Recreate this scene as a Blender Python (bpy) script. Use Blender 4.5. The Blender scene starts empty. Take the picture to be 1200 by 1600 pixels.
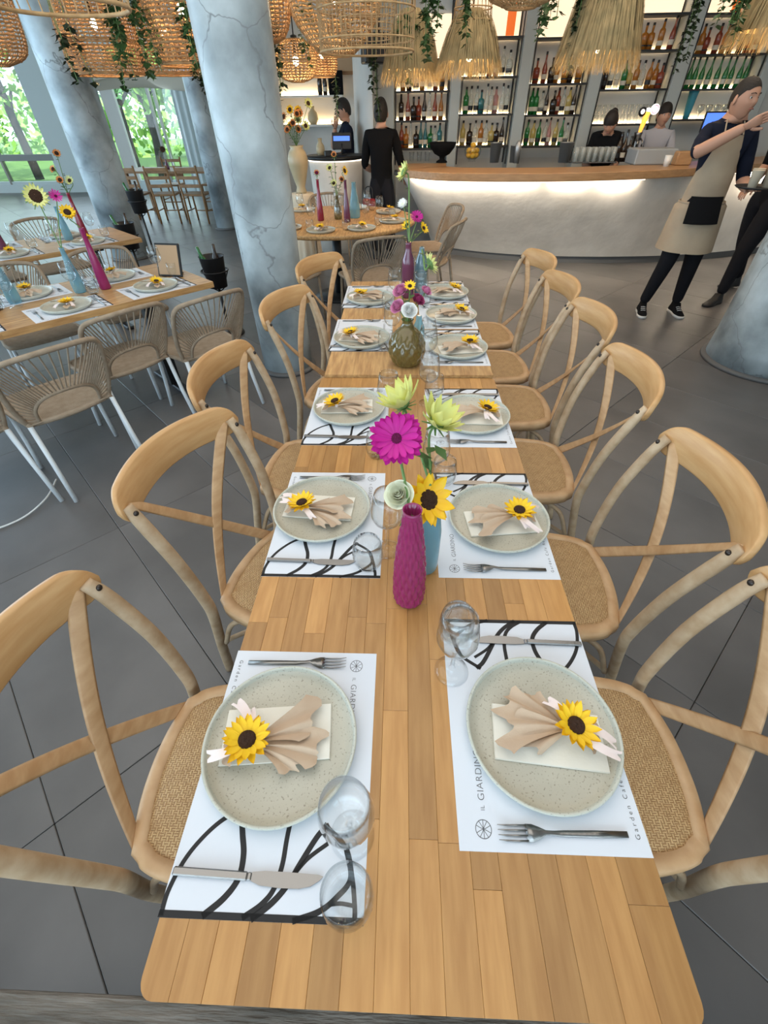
import bpy, bmesh, math, random
from mathutils import Vector, Matrix, Quaternion
from mathutils.bvhtree import BVHTree
R = random.Random(7)
S = bpy.context.scene
C = S.collection
PI = math.pi
rad = math.radians

# ------------------------------------------------------------------ camera
cam = bpy.data.cameras.new('camera')
cam.sensor_fit = 'VERTICAL'
cam.sensor_height = 36
cam.lens = 36 * 680 / 1600
cam.clip_end = 200
cam.clip_start = 0.02
camo = bpy.data.objects.new('camera', cam)
C.objects.link(camo)
M3 = Matrix(((0.99940686, -0.01319359, 0.0318098), (0.0322704, 0.68128797, -0.73130385), (-0.01202311, 0.7318966, 0.68130963)))
CAM = Vector((0, 0, 1.6))
camo.matrix_world = Matrix.Translation(CAM) @ M3.to_4x4()
S.camera = camo

# ------------------------------------------------------------------ exposure, sky, sun, daylight, added fill lights
S.view_settings.view_transform = 'Standard'
S.view_settings.look = 'None'
S.view_settings.gamma = 1
S.view_settings.use_curve_mapping = False
S.view_settings.exposure = 0.02
S.cycles.use_denoising = True
S.cycles.max_bounces = 8
S.cycles.transparent_max_bounces = 24
S.cycles.diffuse_bounces = 4
S.cycles.sample_clamp_indirect = 6
W = bpy.data.worlds.new('sky')
S.world = W
W.use_nodes = True
wn = W.node_tree.nodes
wn['Background'].inputs[0].default_value = (0.72, 0.90, 1.0, 1)
wn['Background'].inputs[1].default_value = 3.2

def light(name, kind, loc, energy, color=(1, 1, 1), size=1, size_y=None, target=None, spread=None):
    l = bpy.data.lights.new(name, kind)
    l.energy = energy
    l.color = color
    if kind == 'AREA':
        l.shape = 'RECTANGLE'
        l.size = size
        l.size_y = size_y or size
        if spread: l.spread = spread
    elif kind == 'SUN': l.angle = size
    else: l.shadow_soft_size = size
    o = bpy.data.objects.new(name, l)
    C.objects.link(o)
    o.location = loc
    if target is not None:
        o.rotation_euler = (Vector(target) - Vector(loc)).to_track_quat('-Z', 'Y').to_euler()
    return o

light('sun', 'SUN', (0, 20, 10), 6, (1, .97, .88), rad(1), target=(-4, 26, 0))
light('overhead_table_fill', 'AREA', (-.8, 1.3, 3.45), 84, (1.0, .955, .89), 4.6, 3.8, target=(-.8, 1.3, 0))  # unseen fill added above the near table; the ceiling has no opening here
light('window_daylight_left', 'AREA', (-8.6, 3.5, 2.0), 370, (.54, .78, 1.0), 8, 2.8, target=(0, 3.5, 1.0))
light('window_daylight_behind', 'AREA', (-1.5, -2.8, 2.3), 70, (.60, .79, 1.0), 6, 2.2, target=(-1.0, 3, .6))
light('window_daylight_far', 'AREA', (-7.6, 13.6, 1.8), 120, (.66, .86, 1.0), 6, 2.6, target=(-5, 6, 0.5))
light('overhead_bar_fill', 'AREA', (2.0, 5.0, 3.4), 78, (1.0, .84, .66), 4.5, 2.5, target=(2.0, 5.0, 0))  # warm fill added below the ceiling to brighten the bar, no fixture

# ------------------------------------------------------------------ materials
def mat(name, col, rough=.5, metal=0., noise=None, bump=0., bscale=40., coat=0., emit=None, estr=0, trans=0., ior=1.45, spec=.5, rnd=0., noise_scale=8., stretch=(1, 1, 1), alpha=1., detail=6, sheen=0):
    m = bpy.data.materials.new(name)
    m.use_nodes = True
    nt = m.node_tree
    N, L = nt.nodes, nt.links
    b = N['Principled BSDF']
    b.inputs['Base Color'].default_value = (*col, 1)
    b.inputs['Roughness'].default_value = rough
    b.inputs['Metallic'].default_value = metal
    b.inputs['Coat Weight'].default_value = coat
    b.inputs['IOR'].default_value = ior
    b.inputs['Transmission Weight'].default_value = trans
    b.inputs['Alpha'].default_value = alpha
    b.inputs['Sheen Weight'].default_value = sheen
    b.inputs['Specular IOR Level'].default_value = spec
    if emit:
        b.inputs['Emission Color'].default_value = (*emit, 1)
        b.inputs['Emission Strength'].default_value = estr
    if noise or bump or rnd:
        tc = N.new('ShaderNodeTexCoord')
        mp = N.new('ShaderNodeMapping')
        mp.inputs['Scale'].default_value = stretch
        L.new(tc.outputs['Object'], mp.inputs['Vector'])
        oi = N.new('ShaderNodeObjectInfo')
        ad = N.new('ShaderNodeVectorMath'); ad.operation = 'MULTIPLY_ADD'
        cb = N.new('ShaderNodeCombineXYZ')
        for k in range(3): L.new(oi.outputs['Random'], cb.inputs[k])
        L.new(cb.outputs[0], ad.inputs[0])
        ad.inputs[1].default_value = (17., 31., 23.) if rnd else (0, 0, 0)
        L.new(mp.outputs[0], ad.inputs[2])
        vec = ad.outputs[0]
        cur = None
        if noise:
            n = N.new('ShaderNodeTexNoise')
            n.inputs['Scale'].default_value = noise_scale
            n.inputs['Detail'].default_value = detail
            L.new(vec, n.inputs['Vector'])
            rp = N.new('ShaderNodeValToRGB')
            rp.color_ramp.elements[0].position = .32
            rp.color_ramp.elements[1].position = .68
            rp.color_ramp.elements[0].color = (*noise, 1)
            rp.color_ramp.elements[1].color = (*col, 1)
            L.new(n.outputs['Fac'], rp.inputs['Fac'])
            cur = rp.outputs['Color']
            L.new(cur, b.inputs['Base Color'])
        if rnd:
            hs = N.new('ShaderNodeHueSaturation')
            mr = N.new('ShaderNodeMapRange')
            mr.inputs['To Min'].default_value = 1 - rnd
            mr.inputs['To Max'].default_value = 1 + rnd * .6
            L.new(oi.outputs['Random'], mr.inputs['Value'])
            L.new(mr.outputs[0], hs.inputs['Value'])
            if cur: L.new(cur, hs.inputs['Color'])
            else: hs.inputs['Color'].default_value = (*col, 1)
            L.new(hs.outputs[0], b.inputs['Base Color'])
        if bump:
            n2 = N.new('ShaderNodeTexNoise')
            n2.inputs['Scale'].default_value = bscale
            n2.inputs['Detail'].default_value = 4
            L.new(vec, n2.inputs['Vector'])
            bp = N.new('ShaderNodeBump')
            bp.inputs['Strength'].default_value = bump
            bp.inputs['Distance'].default_value = .01
            L.new(n2.outputs['Fac'], bp.inputs['Height'])
            L.new(bp.outputs[0], b.inputs['Normal'])
    return m

def glass(name, col=(.97, .985, .985), gloss=(1, 1, 1), ior=1.35, tint=0.):
    m = bpy.data.materials.new(name)
    m.use_nodes = True
    nt = m.node_tree
    N, L = nt.nodes, nt.links
    for n in list(N): N.remove(n)
    out = N.new('ShaderNodeOutputMaterial')
    t = N.new('ShaderNodeBsdfTransparent')
    t.inputs[0].default_value = (*col, 1)
    g = N.new('ShaderNodeBsdfGlossy')
    g.inputs['Roughness'].default_value = .02
    g.inputs[0].default_value = (*gloss, 1)
    f0 = N.new('ShaderNodeLayerWeight')
    f0.inputs[0].default_value = .5
    f = N.new('ShaderNodeMath'); f.operation = 'POWER'; f.inputs[1].default_value = 4.5
    L.new(f0.outputs['Facing'], f.inputs[0])
    mx = N.new('ShaderNodeMixShader')
    mr = N.new('ShaderNodeMapRange')
    mr.inputs['To Min'].default_value = .035
    mr.inputs['To Max'].default_value = .95
    L.new(f.outputs[0], mr.inputs['Value'])
    tm = N.new('ShaderNodeMix'); tm.data_type = 'RGBA'
    tm.inputs[6].default_value = (*col, 1); tm.inputs[7].default_value = (col[0] * .42, col[1] * .44, col[2] * .46, 1)
    L.new(f.outputs[0], tm.inputs[0]); L.new(tm.outputs[2], t.inputs[0])
    L.new(mr.outputs[0], mx.inputs[0])
    L.new(t.outputs[0], mx.inputs[1])
    L.new(g.outputs[0], mx.inputs[2])
    last = mx
    if tint:
        d = N.new('ShaderNodeBsdfTranslucent'); d.inputs[0].default_value = (*col, 1)
        d2 = N.new('ShaderNodeBsdfDiffuse'); d2.inputs[0].default_value = (*col, 1)
        a = N.new('ShaderNodeAddShader')
        L.new(d.outputs[0], a.inputs[0]); L.new(d2.outputs[0], a.inputs[1])
        m2 = N.new('ShaderNodeMixShader'); m2.inputs[0].default_value = tint
        L.new(mx.outputs[0], m2.inputs[1]); L.new(d2.outputs[0], m2.inputs[2])
        last = m2
    L.new(last.outputs[0], out.inputs[0])
    return m

def cane_mat(name, c1, c2, sc=1.):
    m = bpy.data.materials.new(name); m.use_nodes = True
    nt = m.node_tree; N, L = nt.nodes, nt.links; b = N['Principled BSDF']
    tc = N.new('ShaderNodeTexCoord')
    w1 = N.new('ShaderNodeTexWave'); w1.bands_direction = 'X'; w1.inputs['Scale'].default_value = 42 * sc; w1.inputs['Distortion'].default_value = 1.2; w1.inputs['Detail Scale'].default_value = 3
    w2 = N.new('ShaderNodeTexWave'); w2.bands_direction = 'Y'; w2.inputs['Scale'].default_value = 30 * sc; w2.inputs['Distortion'].default_value = 1.5; w2.inputs['Detail Scale'].default_value = 3
    ck = N.new('ShaderNodeTexChecker'); ck.inputs['Scale'].default_value = 75 * sc
    nz = N.new('ShaderNodeTexNoise'); nz.inputs['Scale'].default_value = 38; nz.inputs['Detail'].default_value = 5
    for n in (w1, w2, ck, nz): L.new(tc.outputs['Object'], n.inputs['Vector'])
    mx = N.new('ShaderNodeMix'); mx.data_type = 'FLOAT'
    L.new(ck.outputs['Fac'], mx.inputs[0]); L.new(w1.outputs['Fac'], mx.inputs[2]); L.new(w2.outputs['Fac'], mx.inputs[3])
    a = N.new('ShaderNodeMath'); a.operation = 'MULTIPLY'
    L.new(mx.outputs[0], a.inputs[0]); L.new(nz.outputs['Fac'], a.inputs[1])
    rp = N.new('ShaderNodeValToRGB')
    rp.color_ramp.elements[0].position = .04; rp.color_ramp.elements[1].position = .5
    rp.color_ramp.elements[0].color = (*c2, 1); rp.color_ramp.elements[1].color = (*c1, 1)
    L.new(a.outputs[0], rp.inputs[0]); L.new(rp.outputs[0], b.inputs['Base Color'])
    bp = N.new('ShaderNodeBump'); bp.inputs['Strength'].default_value = .6; bp.inputs['Distance'].default_value = .004
    L.new(a.outputs[0], bp.inputs['Height']); L.new(bp.outputs[0], b.inputs['Normal'])
    b.inputs['Roughness'].default_value = .6
    return m

def crack_mat(name, c1, c2, crack):
    m = mat(name, c1, rough=.42, noise=c2, noise_scale=2.3, bump=.3, bscale=12, detail=9)
    N, L = m.node_tree.nodes, m.node_tree.links; b = N['Principled BSDF']
    tc = N.new('ShaderNodeTexCoord')
    nz = N.new('ShaderNodeTexNoise'); nz.inputs['Scale'].default_value = 2.2; nz.inputs['Detail'].default_value = 5
    L.new(tc.outputs['Object'], nz.inputs['Vector'])
    vm = N.new('ShaderNodeVectorMath'); vm.operation = 'MULTIPLY_ADD'; vm.inputs[1].default_value = (.5, .5, .5)
    L.new(nz.outputs['Color'], vm.inputs[0]); L.new(tc.outputs['Object'], vm.inputs[2])
    v = N.new('ShaderNodeTexVoronoi'); v.feature = 'DISTANCE_TO_EDGE'; v.inputs['Scale'].default_value = 1.35
    L.new(vm.outputs[0], v.inputs['Vector'])
    rp = N.new('ShaderNodeValToRGB'); rp.color_ramp.elements[0].position = .0; rp.color_ramp.elements[1].position = .008
    rp.color_ramp.elements[0].color = (1, 1, 1, 1); rp.color_ramp.elements[1].color = (0, 0, 0, 1)
    L.new(v.outputs['Distance'], rp.inputs[0])
    mx = N.new('ShaderNodeMix'); mx.data_type = 'RGBA'
    old = b.inputs['Base Color'].links[0].from_socket
    L.new(rp.outputs[0], mx.inputs[0]); L.new(old, mx.inputs[6]); mx.inputs[7].default_value = (*crack, 1)
    L.new(mx.outputs[2], b.inputs['Base Color'])
    return m

def speckle_mat(name, c1, c2, sp):
    m = mat(name, c1, rough=.3, noise=c2, noise_scale=9)
    N, L = m.node_tree.nodes, m.node_tree.links; b = N['Principled BSDF']
    tc = N.new('ShaderNodeTexCoord')
    nz = N.new('ShaderNodeTexNoise'); nz.inputs['Scale'].default_value = 260; nz.inputs['Detail'].default_value = 2
    L.new(tc.outputs['Object'], nz.inputs['Vector'])
    rp = N.new('ShaderNodeValToRGB'); rp.color_ramp.elements[0].position = .60; rp.color_ramp.elements[1].position = .70
    L.new(nz.outputs['Fac'], rp.inputs[0])
    mx = N.new('ShaderNodeMix'); mx.data_type = 'RGBA'
    old = b.inputs['Base Color'].links[0].from_socket
    L.new(rp.outputs[0], mx.inputs[0]); L.new(old, mx.inputs[6]); mx.inputs[7].default_value = (*sp, 1)
    L.new(mx.outputs[2], b.inputs['Base Color'])
    return m

M = {}
M['tile'] = mat('slate_tile', (.160, .150, .145), rough=.36, noise=(.108, .102, .099), noise_scale=2.2, bump=.12, bscale=9, rnd=.10, detail=8)
M['grout'] = mat('dark_grout', (.03, .03, .03), rough=.8)
M['stave'] = mat('beech_stave', (.52, .27, .088), rough=.34, noise=(.42, .20, .058), noise_scale=9, stretch=(9, 1, 9), rnd=.27, coat=.1)
M['plank'] = mat('pine_plank', (.60, .36, .15), rough=.4, noise=(.36, .185, .07), noise_scale=7, stretch=(10, 1, 10), rnd=.14, bump=.1, bscale=12)
M['beech'] = mat('chair_beech', (.58, .37, .20), rough=.45, noise=(.46, .27, .13), noise_scale=9, stretch=(2, 2, 6), rnd=.06)
M['crest'] = mat('crest_beech', (.60, .36, .165), rough=.4, noise=(.50, .27, .105), noise_scale=6, stretch=(1, 3, 9), rnd=.06)
M['beechpale'] = mat('pale_beech', (.55, .41, .27), rough=.5, noise=(.42, .28, .16), noise_scale=9, stretch=(3, 3, 3), rnd=.05)
M['cane'] = cane_mat('woven_cane', (.60, .395, .19), (.30, .16, .06), 1.7)
M['bolt'] = mat('dark_bolt', (.06, .05, .045), rough=.35, metal=.8)
M['paper'] = mat('mat_paper', (.70, .73, .79), rough=.6)
M['ink'] = mat('black_ink', (.012, .011, .012), rough=.6)
M['inkgrey'] = mat('grey_ink', (.12, .12, .13), rough=.6)
M['plate'] = speckle_mat('speckled_glaze', (.54, .51, .42), (.46, .44, .36), (.30, .27, .21))
M['platerim'] = speckle_mat('pale_rim_glaze', (.57, .58, .51), (.49, .50, .43), (.33, .31, .26))
M['napkin_white'] = mat('ivory_napkin', (.80, .77, .68), rough=.8, bump=.1, bscale=60)
M['napkin'] = mat('beige_napkin', (.56, .42, .30), rough=.8, noise=(.50, .36, .25), noise_scale=14, bump=.15, bscale=80)
M['ribbon'] = mat('blush_ribbon', (.86, .73, .70), rough=.3, sheen=.4)
M['yellow'] = mat('sunflower_petal', (.95, .50, .012), rough=.55, noise=(.90, .62, .02), noise_scale=30)
M['yellow2'] = mat('deep_yellow_petal', (.92, .62, .02), rough=.5, noise=(.9, .45, .01), noise_scale=25)
M['paleyellow'] = mat('pale_yellow_petal', (.80, .76, .22), rough=.5, noise=(.72, .75, .30), noise_scale=18)
M['disc'] = mat('seed_disc', (.045, .018, .008), rough=.9, bump=1., bscale=220)
M['magenta'] = mat('magenta_petal', (.62, .015, .32), rough=.5, noise=(.50, .01, .24), noise_scale=20)
M['maroon'] = mat('maroon_centre', (.12, .002, .05), rough=.9, bump=1, bscale=200)
M['cream'] = mat('cream_rose_petal', (.80, .80, .62), rough=.5)
M['pinkrose'] = mat('pink_petal', (.66, .25, .42), rough=.5)
M['white_petal'] = mat('white_petal', (.85, .86, .84), rough=.5)
M['orange'] = mat('orange_petal', (.75, .28, .08), rough=.5)
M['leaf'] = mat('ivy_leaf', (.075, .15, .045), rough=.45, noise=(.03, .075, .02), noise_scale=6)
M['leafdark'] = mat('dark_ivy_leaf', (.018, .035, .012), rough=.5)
M['stem'] = mat('green_stem', (.14, .26, .08), rough=.5)
M['vasepink'] = mat('pink_ribbed_glass', (.33, .022, .125), rough=.15, trans=.2, coat=.3)
M['vasepurple'] = mat('plum_glass', (.13, .03, .07), rough=.18, coat=.5)
M['vasered'] = mat('dark_red_glass', (.24, .012, .035), rough=.2, coat=.5)
M['vaseblue'] = glass('blue_glass', (.45, .70, .78), tint=.28)
M['vaseblue2'] = mat('slate_blue_glass', (.12, .20, .24), rough=.1, coat=.5)
M['vaseolive'] = mat('olive_glass', (.20, .15, .04), rough=.08, trans=.5, coat=.6)
M['glass'] = glass('clear_glass', (.965, .975, .975))
M['steel'] = mat('brushed_steel', (.27, .26, .25), rough=.28, metal=1, bump=.05, bscale=200)
M['bucket_steel'] = mat('matt_steel', (.42, .42, .42), rough=.42, metal=.75)
M['darksteel'] = mat('dark_steel', (.20, .19, .18), rough=.3, metal=1)
M['black'] = mat('black_metal', (.012, .012, .013), rough=.45)
M['blackcloth'] = mat('black_cloth', (.006, .006, .007), rough=.9, spec=.15)
M['navy'] = mat('navy_cloth', (.008, .011, .024), rough=.9, spec=.2)
M['jeans'] = mat('black_jeans', (.010, .010, .013), rough=.9, spec=.2)
M['apron'] = mat('taupe_apron_cloth', (.42, .33, .23), rough=.85, noise=(.35, .27, .19), noise_scale=5)
M['skin'] = mat('skin', (.50, .27, .18), rough=.5)
M['lips'] = mat('lips', (.36, .13, .10), rough=.5)
M['hair'] = mat('dark_hair', (.012, .008, .006), rough=.6, bump=.5, bscale=120)
M['eyewhite'] = mat('eye_white', (.6, .58, .55), rough=.3)
M['shirt'] = mat('grey_shirt', (.38, .38, .42), rough=.8)
M['whiteplain'] = mat('white_paint', (.72, .72, .70), rough=.5)
M['whiteleg'] = mat('white_leg_paint', (.72, .77, .80), rough=.35)
M['rope'] = mat('taupe_rope', (.37, .29, .21), rough=.8, bump=.4, bscale=300, noise=(.30, .225, .155), noise_scale=30)
M['wall'] = mat('plaster_wall', (.66, .64, .60), rough=.85, noise=(.60, .58, .54), noise_scale=3, bump=.1, bscale=20)
M['barface'] = mat('bar_plaster', (.70, .66, .60), rough=.8, noise=(.58, .545, .49), noise_scale=3.5, bump=.25, bscale=16, detail=9)
M['bartop'] = mat('bar_oak', (.46, .27, .13), rough=.4, noise=(.36, .20, .09), noise_scale=6, stretch=(1, 8, 8))
M['pilaster'] = mat('grey_pilaster', (.43, .45, .43), rough=.8)
M['panel'] = mat('back_panel', (.66, .66, .64), rough=.7)
M['column'] = crack_mat('marbled_plaster', (.56, .64, .67), (.13, .155, .165), (.20, .22, .23))
M['plinth'] = mat('dark_plinth', (.10, .10, .10), rough=.5)
M['strip'] = mat('warm_led', (1, .8, .5), emit=(1, .74, .42), estr=16)
M['stripwhite'] = mat('white_led', (1, .9, .8), emit=(1, .86, .70), estr=2.2)
M['signglow'] = mat('lit_cream_panel', (1, .85, .65), emit=(1, .74, .50), estr=1.0)
M['signorange'] = mat('lit_orange_panel', (.9, .2, .03), emit=(1, .16, .02), estr=.55)
M['bulb'] = mat('bulb_glow', (1, .9, .7), emit=(1, .80, .48), estr=28)
M['rattan'] = mat('rattan', (.60, .39, .19), rough=.6, noise=(.44, .26, .11), noise_scale=20)
M['rattanor'] = mat('orange_rattan', (.52, .31, .14), rough=.6, noise=(.36, .19, .08), noise_scale=20)
M['straw'] = mat('straw', (.46, .34, .17), rough=.8, noise=(.30, .24, .12), noise_scale=14)
M['darkwood'] = mat('weathered_dark_wood', (.20, .17, .14), rough=.7, noise=(.09, .076, .06), noise_scale=7, stretch=(1, 9, 9), bump=.6, bscale=20)
M['bark'] = mat('tree_bark', (.05, .045, .045), rough=.9, bump=.5)
M['foliage'] = mat('tree_leaf', (.14, .34, .12), rough=.6, noise=(.05, .17, .07), noise_scale=2)
M['foliage2'] = mat('bright_tree_leaf', (.26, .48, .10), rough=.6)
M['curtain'] = mat('sheer_curtain', (.66, .74, .76), rough=.9)
M['canvas'] = mat('cream_canvas', (.62, .56, .46), rough=.9)
M['frame'] = mat('window_frame_paint', (.66, .76, .79), rough=.5)
M['blue_screen'] = mat('blue_screen', (.05, .1, .3), emit=(.08, .2, .9), estr=1.5)
M['ceramic'] = mat('buff_ceramic', (.52, .42, .26), rough=.35, noise=(.44, .36, .22), noise_scale=5)
M['cloth'] = mat('cream_drape', (.66, .56, .42), rough=.9)
M['lemon'] = mat('lemon', (.75, .42, .04), rough=.45)
M['grass'] = mat('lawn', (.10, .20, .05), rough=.9)
M['ochre'] = mat('ochre_wood', (.33, .17, .07), rough=.5, noise=(.22, .11, .04), noise_scale=8)
M['graybox'] = mat('grey_tub', (.30, .32, .33), rough=.5)
M['white_shoe'] = mat('shoe_rubber', (.62, .60, .57), rough=.5)
M['red'] = mat('red_plastic', (.20, .01, .015), rough=.4)
M['teal'] = mat('teal_vase_glass', (.05, .28, .36), rough=.2, coat=.4)
M['beer'] = mat('beer_sign', (.9, .4, .05), emit=(1, .42, .06), estr=1.6)
M['whiteglow'] = mat('lit_white', (.9, .9, .9), emit=(1, .95, .9), estr=1.2)
M['pinkglow'] = mat('lit_pink', (.9, .3, .4), emit=(.9, .2, .35), estr=.8)
M['photo'] = mat('tan_print', (.42, .27, .15), rough=.5)
BOT = {
 'amber': mat('amber_bottle', (.50, .19, .03), rough=.12, coat=.4, trans=.3), 'green': mat('green_bottle', (.03, .24, .06), rough=.1, trans=.4, coat=.4),
 'dark': mat('dark_bottle', (.03, .018, .012), rough=.1, coat=.5), 'clear': glass('clear_bottle', (.82, .84, .82), tint=.25),
 'yellow': mat('pale_gold_bottle', (.62, .48, .16), rough=.12, trans=.4, coat=.4), 'teal': mat('blue_green_bottle', (.05, .22, .24), rough=.1, trans=.4, coat=.4),
 'red': mat('red_brown_bottle', (.30, .06, .03), rough=.12, trans=.2, coat=.4), 'pink': mat('pink_bottle', (.55, .28, .25), rough=.15, trans=.3)}

# ------------------------------------------------------------------ builders
class MB:
    def __init__(s): s.v = []; s.f = []; s.m = []; s.mi = 0; s.sm = []; s.smooth = True
    def add(s, vs, fs, smooth=None):
        o = len(s.v); s.v += [tuple(v) for v in vs]
        sm = s.smooth if smooth is None else smooth
        for f in fs: s.f.append(tuple(i + o for i in f)); s.m.append(s.mi); s.sm.append(sm)
        return s
    def box(s, a, b, rot=None, piv=None):
        x0, y0, z0 = a; x1, y1, z1 = b
        vs = [Vector(p) for p in ((x0, y0, z0), (x1, y0, z0), (x1, y1, z0), (x0, y1, z0), (x0, y0, z1), (x1, y0, z1), (x1, y1, z1), (x0, y1, z1))]
        if rot is not None:
            p = Vector(piv) if piv else (Vector(a) + Vector(b)) / 2
            vs = [p + rot @ (v - p) for v in vs]
        return s.add(vs, [(0, 3, 2, 1), (4, 5, 6, 7), (0, 1, 5, 4), (1, 2, 6, 5), (2, 3, 7, 6), (3, 0, 4, 7)], False)
    def bbox(s, a, b, bev=.004):
        x0, y0, z0 = a; x1, y1, z1 = b; e = bev
        vs = []
        for z, i in ((z0, e), (z0 + e, 0), (z1 - e, 0), (z1, e)):
            vs += [(x0 + i, y0 + e, z), (x0 + e, y0 + i, z), (x1 - e, y0 + i, z), (x1 - i, y0 + e, z), (x1 - i, y1 - e, z), (x1 - e, y1 - i, z), (x0 + e, y1 - i, z), (x0 + i, y1 - e, z)]
        fs = [tuple(range(7, -1, -1)), tuple(range(24, 32))]
        for r in range(3):
            for k in range(8): fs.append((r * 8 + k, r * 8 + (k + 1) % 8, (r + 1) * 8 + (k + 1) % 8, (r + 1) * 8 + k))
        return s.add(vs, fs, False)
    def prism(s, pts, z0, z1, smooth=False):
        n = len(pts)
        vs = [(x, y, z0) for x, y in pts] + [(x, y, z1) for x, y in pts]
        s.add(vs, [tuple(range(n - 1, -1, -1)), tuple(range(n, 2 * n))], False)
        return s.add(vs, [(k, (k + 1) % n, n + (k + 1) % n, n + k) for k in range(n)], smooth)
    def tube(s, pts, r, n=8, closed=False, cap=True, flat=None, upv=None):
        P = [Vector(p) for p in pts]; m = len(P)
        rr = r if isinstance(r, (list, tuple)) else [r] * m
        vs = []; prev = None
        for i in range(m):
            if closed: t = P[(i + 1) % m] - P[i - 1]
            else: t = P[min(i + 1, m - 1)] - P[max(i - 1, 0)]
            if t.length < 1e-9: t = Vector((0, 0, 1))
            t.normalize()
            if upv is not None:
                uu = upv[i] if isinstance(upv, list) else upv
                x = Vector(uu); x = x - t * x.dot(t)
                if x.length < 1e-6: x = t.orthogonal()
            elif prev is None: x = t.orthogonal() if abs(t.z) > .9 else t.cross(Vector((0, 0, 1)))
            else: x = prev - t * prev.dot(t)
            x.normalize(); prev = x
            y = t.cross(x)
            for k in range(n):
                a = 2 * PI * k / n
                fx = fy = 1
                if flat: fx, fy = flat
                vs.append(P[i] + (x * math.cos(a) * fx + y * math.sin(a) * fy) * rr[i])
        fs = []
        for i in range(m if closed else m - 1):
            j = (i + 1) % m
            for k in range(n): fs.append((i * n + k, i * n + (k + 1) % n, j * n + (k + 1) % n, j * n + k))
        if cap and not closed: fs += [tuple(range(n - 1, -1, -1)), tuple(range((m - 1) * n, m * n))]
        return s.add(vs, fs)
    def lathe(s, prof, n=24, c=(0, 0, 0), fn=None, caps=True, smooth=True):
        vs = []
        for i, (r, z) in enumerate(prof):
            for k in range(n):
                a = 2 * PI * k / n
                q = r * (fn(a, z) if fn else 1)
                vs.append((c[0] + q * math.cos(a), c[1] + q * math.sin(a), c[2] + z))
        fs = [(i * n + k, i * n + (k + 1) % n, (i + 1) * n + (k + 1) % n, (i + 1) * n + k) for i in range(len(prof) - 1) for k in range(n)]
        if caps:
            fs += [tuple(range(n - 1, -1, -1)), tuple(range((len(prof) - 1) * n, len(prof) * n))]
        return s.add(vs, fs, smooth)
    def grid(s, fn, nu, nv, closed_u=False, thick=0):
        vs = [Vector(fn(i / nu, j / nv)) for j in range(nv + 1) for i in range(nu + 1)]
        w = nu + 1
        fs = [(j * w + i, j * w + i + 1, (j + 1) * w + i + 1, (j + 1) * w + i) for j in range(nv) for i in range(nu)]
        s.add(vs, fs)
        if thick:
            n = len(vs)
            nrm = []
            for j in range(nv + 1):
                for i in range(nu + 1):
                    a = vs[j * w + min(i + 1, nu)] - vs[j * w + max(i - 1, 0)]
                    b = vs[min(j + 1, nv) * w + i] - vs[max(j - 1, 0) * w + i]
                    q = a.cross(b)
                    nrm.append(q.normalized() if q.length > 1e-12 else Vector((0, 0, 1)))
            v2 = [v - q * thick for v, q in zip(vs, nrm)]
            s.add(v2, [tuple(reversed(f)) for f in fs])
            e = [j * w for j in range(nv + 1)] + [nv * w + i for i in range(1, nu + 1)] + [j * w + nu for j in range(nv - 1, -1, -1)] + [i for i in range(nu - 1, 0, -1)]
            s.add(vs + v2, [(e[k], e[k] + n, e[(k + 1) % len(e)] + n, e[(k + 1) % len(e)]) for k in range(len(e))], False)
        return s
    def ball(s, c, r, nu=12, nv=8):
        if not isinstance(r, (tuple, list)): r = (r, r, r)
        vs = [(c[0], c[1], c[2] - r[2])]
        for j in range(1, nv):
            t = PI * j / nv - PI / 2
            for k in range(nu):
                a = 2 * PI * k / nu
                vs.append((c[0] + r[0] * math.cos(t) * math.cos(a), c[1] + r[1] * math.cos(t) * math.sin(a), c[2] + r[2] * math.sin(t)))
        vs.append((c[0], c[1], c[2] + r[2]))
        fs = [(0, 1 + (k + 1) % nu, 1 + k) for k in range(nu)]
        for j in range(nv - 2):
            for k in range(nu): fs.append((1 + j * nu + k, 1 + j * nu + (k + 1) % nu, 1 + (j + 1) * nu + (k + 1) % nu, 1 + (j + 1) * nu + k))
        b = 1 + (nv - 2) * nu; t = len(vs) - 1
        fs += [(b + k, b + (k + 1) % nu, t) for k in range(nu)]
        return s.add(vs, fs)
    def xf(s, Mx):
        s.v = [tuple(Mx @ Vector(v)) for v in s.v]; return s
    def mesh(s, name, mats):
        me = bpy.data.meshes.new(name)
        me.from_pydata(s.v, [], s.f)
        for q in (mats if isinstance(mats, (list, tuple)) else [mats]): me.materials.append(q)
        me.polygons.foreach_set('material_index', s.m)
        me.polygons.foreach_set('use_smooth', s.sm)
        me.update()
        return me
    def build(s, name, mats, parent=None, loc=None, rot=None, **tags):
        return link(name, s.mesh(name, mats), parent, loc, rot, **tags)

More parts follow.
